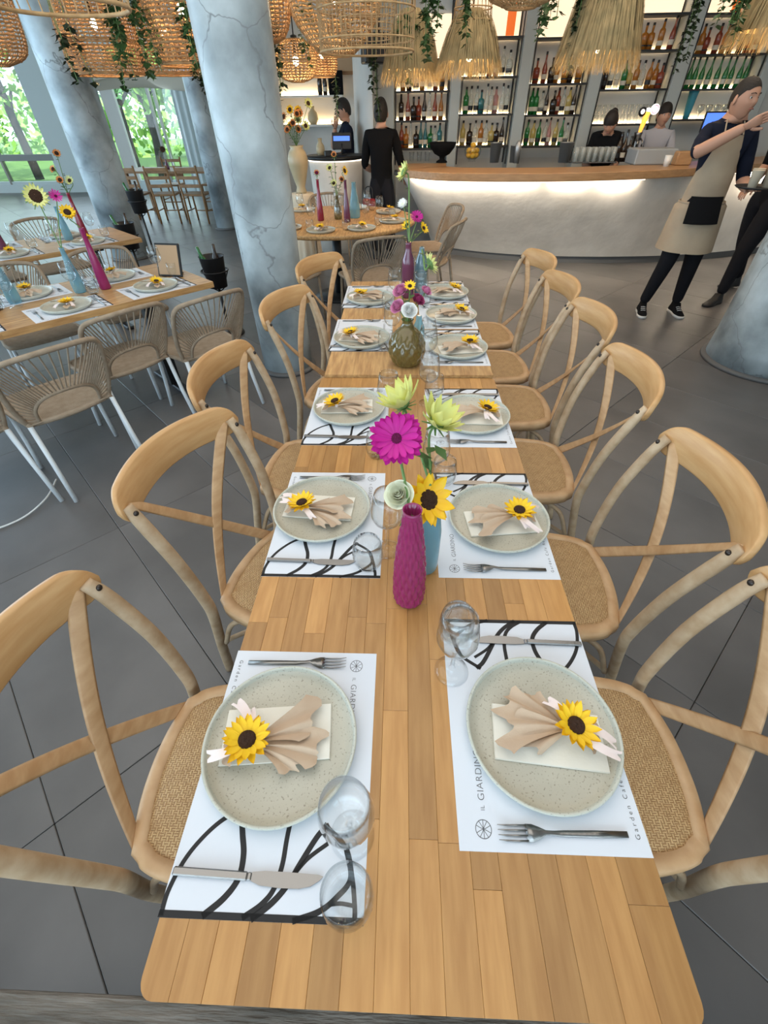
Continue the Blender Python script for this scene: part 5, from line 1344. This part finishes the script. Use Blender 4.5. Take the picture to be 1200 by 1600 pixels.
rattan_lamp('brown woven drum pendant with visible bulb left of the ivy', -2.66, 5.5, 1.84, [(.30, 0), (.31, .18), (.30, .38), (.20, .58), (.06, .62)], 48, (0, .2), 'rattanor', .003, dense=28, energy=7)
rattan_lamp('orange woven drum pendant left of the thick column', -1.78, 5.2, 1.875, [(.26, 0), (.27, .16), (.27, .36), (.20, .58), (.06, .62)], 46, (0, .12, .25, .38), 'rattanor', .003, dense=24, energy=7)
rattan_lamp('brown woven drum pendant hanging lowest between two others on the left', -2.16, 5.75, 1.845, [(.24, 0), (.25, .16), (.24, .36), (.15, .50), (.06, .52)], 40, (0, .2), 'rattanor', .003, dense=24, energy=3)
rattan_lamp('slim woven pendant close to the left edge of the thick column', -1.72, 6.4, 1.80, [(.13, 0), (.16, .14), (.15, .36), (.10, .5), (.05, .52)], 32, (0,), 'rattanor', .003, dense=20, bulb=False)
rattan_lamp('open white-ribbed rattan hoop pendant cut by the top left edge', -1.57, 3.0, 1.955, [(.285, 0), (.30, .18), (.28, .36), (.2, .5), (.05, .55)], 34, (0, .16), 'rattan', .0032, bulb=False, brim=.009)
def thatch(label, x, y, zb, r, h, rt=.10, n=1500, cap=False, energy=8):
    t = thing('grass_lamp', label, 'pendant lamp', (x, y, zb))
    MB().lathe([(r * .78, .10), (r * .72, h * .5), (rt * .8, h)], 28, caps=False).build('inner_shade', M['straw'], t)
    mb = MB(); rr = random.Random(int(x * 100) + 900)
    for k in range(n):
        a = rr.uniform(0, 2 * PI); z1 = h * rr.uniform(.25, 1.0); z0 = rr.uniform(-.03, .09) if z1 < h * .8 or rr.random() < .4 else z1 - h * rr.uniform(.35, .6)
        def rad_(z): q = max(0, min(1, 1 - z / h)); return rt + (r - rt) * q ** .62
        o = rr.uniform(-.012, .02); w = .0035; da = rr.uniform(-.06, .06)
        vs = []
        for i in range(4):
            z = z1 + (z0 - z1) * i / 3; R_ = rad_(max(0, z)) + o + (.012 * (i / 3) ** 2); an = a + da * i / 3
            ww = w * (1 - .25 * i) / R_
            vs += [(R_ * math.cos(an - ww), R_ * math.sin(an - ww), z), (R_ * math.cos(an + ww), R_ * math.sin(an + ww), z)]
        mb.add(vs, [(2 * i, 2 * i + 1, 2 * i + 3, 2 * i + 2) for i in range(3)], False)
    mb.build('grass_fringe', M['straw'], t, kind='stuff')
    MB().ball((0, 0, .14), (.035, .035, .045), 12, 8).build('bulb', M['bulb'], t)
    MB().tube([(0, 0, .18), (0, 0, 3.6 - zb)], .008, 6).build('cord', M['black'], t)
    light('lamp_light', 'POINT', (x, y, zb + .05), energy, (1, .62, .28), .05)
    if cap:
        mb = MB()
        for k in range(26):
            a = 2 * PI * k / 26; mb.tube([(.17 * math.cos(a), .17 * math.sin(a), h * .82), (.155 * math.cos(a), .155 * math.sin(a), h * 1.1), (.10 * math.cos(a), .10 * math.sin(a), h * 1.45)], .003, 4)
        mb.build('cane_cap', M['rattan'], t, kind='stuff')
        for z, q in ((h * .82, .172), (h * 1.0, .163), (h * 1.2, .143)): MB().tube([(q * math.cos(j * PI / 16), q * math.sin(j * PI / 16), z) for j in range(32)], .005, 6, closed=True).build('hoop', M['rattan'], t)
thatch('dried-grass fringe pendant with rattan cap over the bar, second from the left', .60, 5.8, 1.80, .30, .42, cap=True)
thatch('large dried-grass fringe pendant over the bar, third from the left', 1.67, 5.5, 1.82, .34, .72, n=2200)
thatch('dim dried-grass fringe pendant over the bar, leftmost, under ivy', .07, 6.2, 1.77, .29, .5)
thatch('dried-grass fringe pendant at the top right corner', 3.08, 5.5, 1.93, .33, .6)
rattan_lamp('woven rattan pendant cut by the top edge above the second grass pendant', .80, 4.6, 2.09, [(.10, 0), (.24, .06), (.28, .2), (.2, .42), (.05, .5)], 36, (0,), 'rattan', .003, dense=20, bulb=False)

# ------------------------------------------------------------------ ivy
def ivy(label, x, y, zt, ln, n, spread, m='leaf', size=.035, strands=4):
    t = thing('hanging_ivy', label, 'ivy', (x, y, 0))
    mb = MB(); st = MB()
    for s_ in range(strands):
        L_ = ln * R.uniform(.6, 1) if s_ else ln
        ox_, oy_ = R.uniform(-spread, spread), R.uniform(-spread, spread)
        P = bez([(ox_ * .4, oy_ * .4, 3.6), (ox_ * .7, oy_ * .7, zt), (ox_ + R.uniform(-.02, .02), oy_, zt - L_ * .5), (ox_ * 1.2 + R.uniform(-.03, .03), oy_ * 1.1, zt - L_)], 8)
        st.tube(P, .003, 4)
        for k in range(n // strands):
            q = (.36 + .64 * R.random()) * (len(P) - 1); i = min(int(q), len(P) - 2); p = P[i].lerp(P[i + 1], q - i)
            a = R.uniform(0, 6.28); d = Vector((math.cos(a), math.sin(a), R.uniform(-1.0, .1))).normalized(); e = d.cross(Vector((0, 0, 1))).normalized(); u = d.cross(e)
            s2 = size * R.uniform(.6, 1.25); b = p + d * .012
            v = [b, b + d * s2 * .3 + e * s2 * .55, b + d * s2 * .65 + e * s2 * .28 + u * .004, b + d * s2 * 1.15, b + d * s2 * .65 - e * s2 * .28 + u * .004, b + d * s2 * .3 - e * s2 * .55]
            mb.add(v, [(0, 1, 2, 3), (0, 3, 4, 5)], False)
    st.build('vine_stem', M['stem'], t); mb.build('leaves', M[m], t, kind='stuff')
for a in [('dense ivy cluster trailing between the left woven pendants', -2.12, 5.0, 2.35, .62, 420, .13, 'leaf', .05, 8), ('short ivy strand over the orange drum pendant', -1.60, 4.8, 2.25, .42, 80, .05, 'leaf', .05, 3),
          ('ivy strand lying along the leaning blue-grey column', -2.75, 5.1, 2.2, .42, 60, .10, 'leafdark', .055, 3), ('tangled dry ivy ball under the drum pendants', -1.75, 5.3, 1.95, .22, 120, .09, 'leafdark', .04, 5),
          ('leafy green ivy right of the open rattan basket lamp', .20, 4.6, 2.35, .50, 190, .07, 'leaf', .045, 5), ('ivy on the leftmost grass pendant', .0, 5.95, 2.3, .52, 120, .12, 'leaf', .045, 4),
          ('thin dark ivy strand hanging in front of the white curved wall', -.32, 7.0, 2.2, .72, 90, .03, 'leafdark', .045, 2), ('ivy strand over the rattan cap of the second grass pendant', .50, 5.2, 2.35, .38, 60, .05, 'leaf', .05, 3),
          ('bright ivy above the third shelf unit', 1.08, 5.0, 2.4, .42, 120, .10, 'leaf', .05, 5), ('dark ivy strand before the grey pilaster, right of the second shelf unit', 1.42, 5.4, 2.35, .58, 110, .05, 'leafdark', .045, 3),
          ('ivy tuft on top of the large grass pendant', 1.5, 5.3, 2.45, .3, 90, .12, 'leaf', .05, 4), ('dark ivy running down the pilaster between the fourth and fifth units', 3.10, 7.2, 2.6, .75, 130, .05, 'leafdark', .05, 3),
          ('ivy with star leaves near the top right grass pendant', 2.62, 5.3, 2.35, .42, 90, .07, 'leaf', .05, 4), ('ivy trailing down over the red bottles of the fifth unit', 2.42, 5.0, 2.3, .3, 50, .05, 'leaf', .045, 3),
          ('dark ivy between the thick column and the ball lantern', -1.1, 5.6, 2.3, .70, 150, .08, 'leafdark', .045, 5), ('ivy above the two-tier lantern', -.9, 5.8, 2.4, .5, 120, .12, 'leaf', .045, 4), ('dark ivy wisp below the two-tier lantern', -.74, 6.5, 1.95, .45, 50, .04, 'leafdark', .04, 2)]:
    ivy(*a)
bs_ = thing('bar_screen', 'small blue-lit screen behind the raised arm of the waiter', 'screen', (4.30, 8.22, .9005))
MB().bbox((-.05, -.05, 0), (.05, .05, .02), .004).build('foot', M['black'], bs_); MB().box((-.02, -.01, .02), (.02, .01, .45)).build('stand', M['black'], bs_)
MB().bbox((-.16, -.02, .38), (.16, .01, .60), .006).build('case', M['black'], bs_); MB().box((-.145, -.023, .395), (.145, -.0205, .585)).build('screen', M['blue_screen'], bs_)
cb_ = MB().tube(bez([(-2.02, 1.95, .012), (-1.98, 1.78, .010), (-2.02, 1.62, .006), (-2.15, 1.52, .006), (-2.35, 1.50, .006)], 8), .005, 6).build('cable', M['whiteplain']); cb_['label'] = 'thin white cable looped on the floor at the left edge'; cb_['category'] = 'cable'

# ------------------------------------------------------------------ people
def head_mesh(mb_skin, Mx, skin_i, s=1.):
    nu, nv = 36, 26; vs = []
    def g(a, b, w): return math.exp(-((a) ** 2 + (b) ** 2) / (w * w))
    for j in range(nv + 1):
        t = -PI / 2 + PI * j / nv
        for i in range(nu):
            a = 2 * PI * i / nu
            dx, dy, dz = math.cos(t) * math.sin(a), math.cos(t) * math.cos(a), math.sin(t)
            ct = max(1e-6, math.cos(t)); kq = ct ** -.16 if dz > 0 else 1
            x, y, z = .078 * dx * kq, .096 * dy * kq, (.112 if dz > 0 else .120) * dz
            if dz < 0:
                x *= 1 - .30 * (-dz) ** 1.3; y *= 1 - .10 * (-dz)
                if dy > 0: y += .012 * (-dz)
            if dy > 0:
                X, Z = x, z
                y += .020 * g(X / .011, (Z + .020) / .017, 1) + .010 * g(X / .008, (Z - .004) / .022, 1)
                for sg in (-1, 1):
                    y -= .011 * g((X - sg * .030) / .016, (Z - .006) / .012, 1)
                    y += .005 * g((X - sg * .028) / .022, (Z - .027) / .008, 1)
                    y += .004 * g((X - sg * .042) / .018, (Z + .025) / .02, 1)
                y += .006 * g(X / .020, (Z + .055) / .007, 1) + .006 * g(X / .018, (Z + .095) / .016, 1)
                y -= .004 * g(X / .02, (Z + .072) / .006, 1)
            vs.append(Mx @ Vector((x * s, y * s, z * s)))
    fs = [(j * nu + i, j * nu + (i + 1) % nu, (j + 1) * nu + (i + 1) % nu, (j + 1) * nu + i) for j in range(nv) for i in range(nu)]
    mb_skin.mi = skin_i
    mb_skin.add(vs, [tuple(reversed(f)) for f in fs])
    for sg in (-1, 1):       # ears
        e = MB().ball((0, 0, 0), (.008, .017, .030), 10, 8).xf(Mx @ Matrix.Translation((sg * .078 * s, -.004, -.008)) @ Matrix.Rotation(rad(-12), 4, 'X') @ Matrix.Rotation(rad(sg * -18), 4, 'Z'))
        mb_skin.add(e.v, e.f)
    return mb_skin
def hand_mb(mb, wrist, d, up, s=1., curl=.5, side=1):
    d = Vector(d).normalized(); up = Vector(up); up = (up - d * up.dot(d)).normalized(); sd = d.cross(up) * side
    w = Vector(wrist)
    mb.tube([w - d * .02 * s, w + d * .02 * s, w + d * .055 * s, w + d * .088 * s], [.022 * s, .030 * s, .038 * s, .036 * s], 12, flat=(1, .42), upv=sd)
    for k, (o, L_) in enumerate(((-.028, .062), (-.010, .076), (.009, .070), (.027, .054))):
        b = w + d * .082 * s + sd * o * s; c = curl
        p1 = b + (d * math.cos(c * .5) - up * math.sin(c * .5)) * L_ * .42 * s; p2 = p1 + (d * math.cos(c * 1.3) - up * math.sin(c * 1.3)) * L_ * .32 * s; p3 = p2 + (d * math.cos(c * 2) - up * math.sin(c * 2)) * L_ * .26 * s
        mb.tube([b - d * .015 * s, b, p1, p2, p3], [.0085 * s, .0092 * s, .0085 * s, .0078 * s, .006 * s], 8)
    b = w + d * .028 * s - sd * .028 * s
    mb.tube([b, b + (d * .6 - sd * .8) * .026 * s, b + (d * .6 - sd * .8) * .026 * s + (d * .9 - sd * .3 - up * .3) * .028 * s, b + (d * .6 - sd * .8) * .026 * s + (d * .9 - sd * .2 - up * .5) * .050 * s], [.014 * s, .011 * s, .010 * s, .007 * s], 8)

BASEJ = {'pelvis': (0, 0, .94, .118), 'waist': (0, .0, 1.08, .115), 'chest': (0, .0, 1.26, .130), 'ribs': (0, 0, 1.38, .105), 'neck': (0, -.005, 1.475, .052), 'skull': (0, .012, 1.56, .050),
         'hipL': (-.085, 0, .90, .098), 'kneeL': (-.10, .02, .50, .060), 'shinL': (-.10, 0, .32, .052), 'ankL': (-.10, -.01, .09, .038), 'hipR': (.085, 0, .90, .098), 'kneeR': (.10, .02, .50, .060), 'shinR': (.10, 0, .32, .052), 'ankR': (.10, -.01, .09, .038),
         'shL': (-.165, 0, 1.41, .062), 'upL': (-.21, 0, 1.27, .050), 'elL': (-.235, -.01, 1.12, .040), 'foL': (-.24, .03, 1.02, .038), 'wrL': (-.24, .08, .88, .027),
         'shR': (.165, 0, 1.41, .062), 'upR': (.21, 0, 1.27, .050), 'elR': (.235, -.01, 1.12, .040), 'foR': (.24, .03, 1.02, .038), 'wrR': (.24, .08, .88, .027)}
EDG = [('pelvis', 'waist', 'top'), ('waist', 'chest', 'top'), ('chest', 'ribs', 'top'), ('ribs', 'neck', 'top'), ('neck', 'skull', 'skin')]
for s_ in 'LR': EDG += [('pelvis', 'hip' + s_, 'leg'), ('hip' + s_, 'knee' + s_, 'leg'), ('knee' + s_, 'shin' + s_, 'leg'), ('shin' + s_, 'ank' + s_, 'leg'), ('ribs', 'sh' + s_, 'top'), ('sh' + s_, 'up' + s_, 'top'), ('up' + s_, 'el' + s_, 'sleeve'), ('el' + s_, 'fo' + s_, 'arm'), ('fo' + s_, 'wr' + s_, 'arm')]
def person(label, loc, face, h=1.75, over={}, mats={}, head=(0, 0, 0), hands={}, shoes='black', hair='short', sole=None, cat='person'):
    """face: compass angle (deg) the body faces, local +y forward, local +x the figure's right-hand side"""
    s = h / 1.75
    J = {k: Vector(v[:3]) for k, v in BASEJ.items()}; Rr = {k: v[3] for k, v in BASEJ.items()}
    for k, v in over.items():
        J[k] = Vector(v[:3])
        if len(v) > 3: Rr[k] = v[3]
    for a in 'LR':
        if 'knee' + a in over and 'shin' + a not in over: J['shin' + a] = J['knee' + a].lerp(J['ank' + a], .42)
        if 'el' + a in over:
            if 'up' + a not in over: J['up' + a] = J['sh' + a].lerp(J['el' + a], .5)
            if 'fo' + a not in over: J['fo' + a] = J['el' + a].lerp(J['wr' + a], .35)
    t = thing('person', label, cat, loc, rad(face - 90))
    names = list(J)
    me = bpy.data.meshes.new('body_cage'); me.from_pydata([J[k] * s for k in names], [(names.index(a), names.index(b)) for a, b, _ in EDG], [])
    o = bpy.data.objects.new('body_cage', me); C.objects.link(o)
    o.modifiers.new('skin', 'SKIN').use_smooth_shade = True
    sk = me.skin_vertices[0].data
    for i, k in enumerate(names):
        r = Rr[k] * s * (1.30 if k[:3] not in ('pel', 'wai', 'che', 'rib') else 1.12); sk[i].radius = (r, r); sk[i].use_root = (k == 'pelvis')
    su = o.modifiers.new('sub', 'SUBSURF'); su.levels = 2; su.render_levels = 2
    bpy.context.view_layer.update()
    e = bpy.data.meshes.new_from_object(o.evaluated_get(bpy.context.evaluated_depsgraph_get()))
    bpy.data.objects.remove(o)
    mm = {'skin': 'skin', 'top': 'blackcloth', 'leg': 'jeans', 'sleeve': 'blackcloth', 'arm': 'skin'}; mm.update(mats)
    order = ['skin', 'top', 'leg', 'sleeve', 'arm']
    mb = MB(); V = [v.co.copy() for v in e.vertices]
    segs_ = [(J[a] * s, J[b] * s, c, Rr[a] * s, Rr[b] * s) for a, b, c in EDG]
    def near(p):
        best = None
        for a, b, c, ra, rb in segs_:
            ab = b - a; q = max(0, min(1, (p - a).dot(ab) / ab.length_squared)); d = (p - a - ab * q).length - (ra + (rb - ra) * q)
            if best is None or d < best[0]: best = (d, c)
        return best[1]
    for i, p in enumerate(V):      # flatten the trunk front to back
        c = near(p)
        if c == 'top' and p.z > J['pelvis'].z * s * .9:
            k_ = 1 - .22 * min(1, max(0, (1.40 * s - abs(p.x) * 1.2 - .2 * s) / s))
            cy = J['chest'].y * s * max(0, min(1, (p.z - J['pelvis'].z * s) / (.32 * s))) if 'chest' in over else 0
            p.y = cy + (p.y - cy) * .80; p.x *= 1.10 if abs(p.x) < .15 * s else 1.0
    mb.v = [tuple(v) for v in V]
    for pl in e.polygons:
        mb.f.append(tuple(pl.vertices)); mb.m.append(order.index(near(sum((V[i] for i in pl.vertices), Vector()) / len(pl.vertices)))); mb.sm.append(True)
    hy, hp, hr = head
    hc = J['skull'] * s + Vector((0, .014, .065)) * s + Vector((0, math.sin(rad(-hp)) * .03, 0))
    HM = Matrix.Translation(hc) @ Matrix.Rotation(rad(-hy), 4, 'Z') @ Matrix.Rotation(rad(hp), 4, 'X') @ Matrix.Rotation(rad(hr), 4, 'Y') @ Matrix.Scale(1.08, 4)
    head_mesh(mb, HM, 0, s)
    mb.mi = 0
    for a in 'LR':
        w, f = J['wr' + a] * s, J['fo' + a] * s
        d, up, curl = hands.get(a, ((w - f), (0, .3, 1) if abs((w - f).normalized().z) < .8 else (1 if a == 'L' else -1, 0, 0), .45))
        hand_mb(mb, w, d, up, s, curl, 1 if a == 'R' else -1)
    mb.build('body', [M[mm[k]] for k in order], t)
    # face details
    for sg in (-1, 1):
        MB().ball((0, 0, 0), .0115 * s, 10, 8).build('eye', M['eyewhite'], t, mw=HM @ Matrix.Translation((sg * .030 * s, .0725 * s, .006 * s)))
        MB().ball((0, 0, 0), .0055 * s, 8, 6).build('iris', M['hair'], t, mw=HM @ Matrix.Translation((sg * .030 * s, .0805 * s, .005 * s)))
        MB().tube(bez([(sg * .014, .096, .026), (sg * .028, .094, .031), (sg * .046, .080, .026)], 4), .0034, 6, flat=(1, .6)).xf(Matrix.Scale(s, 4)).build('eyebrow', M['hair'], t, mw=HM)
    MB().tube(bez([(-.022, .093, -.056), (0, .101, -.053), (.022, .093, -.056)], 5), [.002] + [.0038] * 9 + [.002], 8).xf(Matrix.Scale(s, 4)).build('lips', M['lips'], t, mw=HM)
    # hair shell
    nu, nv = 32, 16; k0 = {'short': .30, 'bun': .16, 'tall': .22, 'thin': .42}[hair]
    def hs(u, v):
        a = 2 * PI * u; fr = max(0, math.cos(a))
        lo = (-.35 if hair != 'thin' else -.25) + (k0 + .42) * fr ** .8 + (.10 if abs(math.sin(a)) > .8 else 0) - (.25 if math.cos(a) < -.4 else 0)
        tt = lo + (PI / 2 - lo) * v; q = 1.07 + (.02 * math.sin(7 * a) * math.cos(3 * tt)); zz_ = 1.09 + (.16 + .05 * math.sin(5 * a) if hair == 'tall' else 0) * max(0, math.sin(tt)) ** .6; kq = max(1e-6, math.cos(tt)) ** (-.16 if tt > 0 else 0)
        if hair == 'thin': q = zz_ = 1.035
        return (.078 * kq * q * math.cos(tt) * math.sin(a) * s, .096 * kq * q * math.cos(tt) * math.cos(a) * s - .002, (.112 if tt > 0 else .120) * zz_ * math.sin(tt) * s)
    MB().grid(hs, nu, nv, thick=-.004).build('hair', M['hair'], t, mw=HM)
    if hair == 'bun': MB().ball((0, -.11 * s, .04 * s), (.040 * s, .038 * s, .036 * s), 14, 10).build('hair_bun', M['hair'], t, mw=HM)
    for a in 'LR':
        x, y, z = J['ank' + a] * s
        tx = -.02 if a == 'L' else .02
        out = bez([(-.036, -.055, 0), (0, -.072, 0), (.036, -.055, 0), (.036, .04, 0), (.046, .12, 0), (.034, .185, 0), (0, .205, 0), (-.034, .185, 0), (-.046, .12, 0), (-.036, .04, 0), (-.036, -.055, 0)], 4)[:-1]
        sh = MB(); n_ = len(out); rings = []
        for z_, f, ty in ((0, 1, 0), (.02, 1.03, 0), (.024, .97, 0)):
            rings.append([(p.x * f, p.y * f, z_) for p in out])
        for z_, f in ((.045, .93), (.07, .78)):
            rings.append([(p.x * f, (p.y if p.y < .03 else .03 + (p.y - .03) * (.9 if z_ < .05 else .45)) * f, z_ - (.012 if p.y > .1 else 0)) for p in out])
        rings.append([(p.x * .62, min(p.y, .045) * .8, .105) for p in out])
        vs = sum(rings, [])
        base_ = z - .09 * s
        for q, (r0, r1, m_) in enumerate(((0, 1, 1), (1, 2, 1), (2, 3, 0), (3, 4, 0), (4, 5, 0))):
            pass
        fsd = [((aa * n_ + k, aa * n_ + (k + 1) % n_, (aa + 1) * n_ + (k + 1) % n_, (aa + 1) * n_ + k), 1 if aa < 2 else 0) for aa in range(5) for k in range(n_)]
        for f, m_ in fsd: sh.f.append(f); sh.m.append(m_); sh.sm.append(True)
        sh.v = vs; sh.f.append(tuple(range(n_ - 1, -1, -1))); sh.m.append(1); sh.sm.append(False)
        sh.f.append(tuple(range(5 * n_, 6 * n_))); sh.m.append(0); sh.sm.append(False)
        shoe = sh.build('shoe', [M[shoes], M[sole or shoes]], t, (x, y + .01, base_), (0, 0, tx * -6)); shoe.scale = (s, s, s)
        if sole:
            for k in range(4): MB().tube([(-.022, .045 + .022 * k, .083 - .010 * k), (0, .048 + .022 * k, .088 - .010 * k), (.022, .045 + .022 * k, .083 - .010 * k)], .0035, 6).build('lace', M['white_shoe'], shoe)
            MB().tube([(-.0400, .10, .035), (-.0365, .03, .050), (-.036, -.02, .036)], .004, 6).build('side_stripe', M['white_shoe'], shoe)
    return t, HM, s
# waiter with apron, right arm raised across, left hand carrying a tray
ap, HM, s = person('waiter in taupe apron over a black t-shirt, arm raised, carrying a tray of cups', (2.68, 4.83, 0), 262, 1.74,
    {'hipL': (-.09, 0, .90, .098), 'kneeR': (.13, .10, .50), 'ankR': (.185, .02, .09), 'kneeL': (-.10, .06, .50), 'ankL': (-.145, -.02, .09),
     'elR': (.27, .20, 1.30), 'wrR': (.05, .40, 1.47), 'elL': (-.25, .02, 1.10), 'wrL': (-.22, .27, 1.07)},
    {'top': 'navy', 'sleeve': 'navy'}, head=(-28, -2, 0), hands={'L': ((.0, 1, .12), (0, -.1, 1), .12), 'R': ((-.8, .2, .45), (0, -1, .3), .3)}, shoes='blackcloth', sole='white_shoe', hair='thin')
mb = MB()
def apf(u, v):
    z = 1.40 - v * .82; w = .10 + .09 * min(1, v * 4) if v < .25 else .19 + .03 * (v - .25)
    a = (u - .5) * 2
    if z > .95: rx, ry = .150 + .02 * (1.2 - z), .120
    else: rx, ry = .190 + .08 * (.95 - z), .155 + .24 * (.95 - z)
    ang = a * (w / .19) * (1.15 + min(.55, (v - .25) * 1.6) if v > .25 else .95)
    return (rx * 1.1 * math.sin(ang), ry * math.cos(ang) + .010 * math.sin(a * 9 + 3) * max(0, v - .45), z)
mb.grid(apf, 24, 24, thick=.004).build('apron', M['apron'], ap)
MB().tube(bez([(-.07, .11, 1.40), (-.06, .03, 1.49), (0, -.06, 1.50), (.06, .03, 1.49), (.07, .11, 1.40)], 5), .006, 6).build('neck_strap', M['apron'], ap)
MB().grid(lambda u, v: (.205 * math.sin((u - .5) * 1.35) * (1 + .1 * v) + .02, .178 * math.cos((u - .5) * 1.35) - .01 + .07 * v, 1.00 - .19 * v), 10, 6, thick=.012).build('waist_pouch', M['blackcloth'], ap)
MB().tube([(.185 * math.sin(k * PI / 16), .145 * math.cos(k * PI / 16), .945) for k in range(32)], .007, 6, closed=True, flat=(1, 1.6)).build('apron_string', M['apron'], ap)
MB().box((.02, .172, .945), (.055, .176, .958)).build('pen_clip', M['whiteplain'], ap)
# tray and cups (placed from the waiter's hand)
ax = ap.matrix_world
bpy.context.view_layer.update(); ax = ap.matrix_world
hp = ax @ Vector((-.22 * s, .40 * s, 1.095 * s))
MB().lathe([(.0005, .0), (.15, 0), (.165, .012), (.160, .014), (.148, .005), (.0005, .005)], 40, caps=False).build('serving_tray', M['black'], None, hp, label='round black serving tray held by the apron waiter', category='tray')
for k, (dx, dy) in enumerate(((-.07, -.03), (.05, -.02), (.0, .08))):
    c = MB().lathe([(.0005, 0), (.030, 0), (.042, .11), (.044, .112), (.039, .11), (.028, .006), (.0005, .006)], 20, caps=False).build('paper_cup', M['cloth'], None, hp + Vector((dx, dy, .0055)), label='cream cup on the black serving tray, ' + ['left', 'right', 'rear'][k] + ' one', category='cup')
person('person in all-black clothes striding behind the apron waiter at the right edge', (3.62, 5.35, 0), 205, 1.76, {'kneeL': (-.12, .22, .50), 'ankL': (-.14, .30, .09), 'kneeR': (.12, -.12, .49), 'ankR': (.16, -.36, .11), 'elR': (.25, -.12, 1.12), 'wrR': (.22, .05, .98)}, head=(0, 0, 0))
person('tall-haired person in black shirt standing with back to the camera at the bar end', (-.27, 7.10, 0), 85, 1.66, {'elL': (-.24, .06, 1.10), 'wrL': (-.10, .24, 1.02), 'elR': (.27, .02, 1.12), 'wrR': (.30, .20, .98)}, hair='tall')
person('person in dark shirt in profile behind the till counter, hand at the chin', (-.82, 8.42, 0), 195, 1.70, {'elR': (.22, .20, 1.18), 'wrR': (.08, .16, 1.42), 'elL': (-.22, .10, 1.12), 'wrL': (-.12, .32, 1.10)}, {'top': 'navy', 'sleeve': 'navy'}, head=(5, -12, 0))
bpA, HMA, sA = person('bartender with bowed dark hair behind the beer tap', (2.62, 7.45, 0), 250, 1.60, {'chest': (0, .06, 1.25, .125), 'ribs': (0, .10, 1.36, .10), 'neck': (0, .15, 1.45, .05), 'skull': (0, .20, 1.50, .05), 'shL': (-.165, .1, 1.39), 'shR': (.165, .1, 1.39), 'elL': (-.2, .2, 1.12), 'wrL': (-.1, .4, 1.05), 'elR': (.2, .2, 1.12), 'wrR': (.1, .4, 1.05)}, head=(10, -35, 0), hair='bun')
person('bartender in pale grey shirt and dark headband behind the bar, beside the waiter', (3.32, 7.62, 0), 255, 1.60, {'elL': (-.26, .12, 1.14), 'wrL': (-.2, .34, 1.08), 'elR': (.26, .12, 1.14), 'wrR': (.2, .34, 1.08)}, {'top': 'shirt', 'sleeve': 'shirt', 'arm': 'shirt'}, head=(-15, -5, 0), hair='bun')
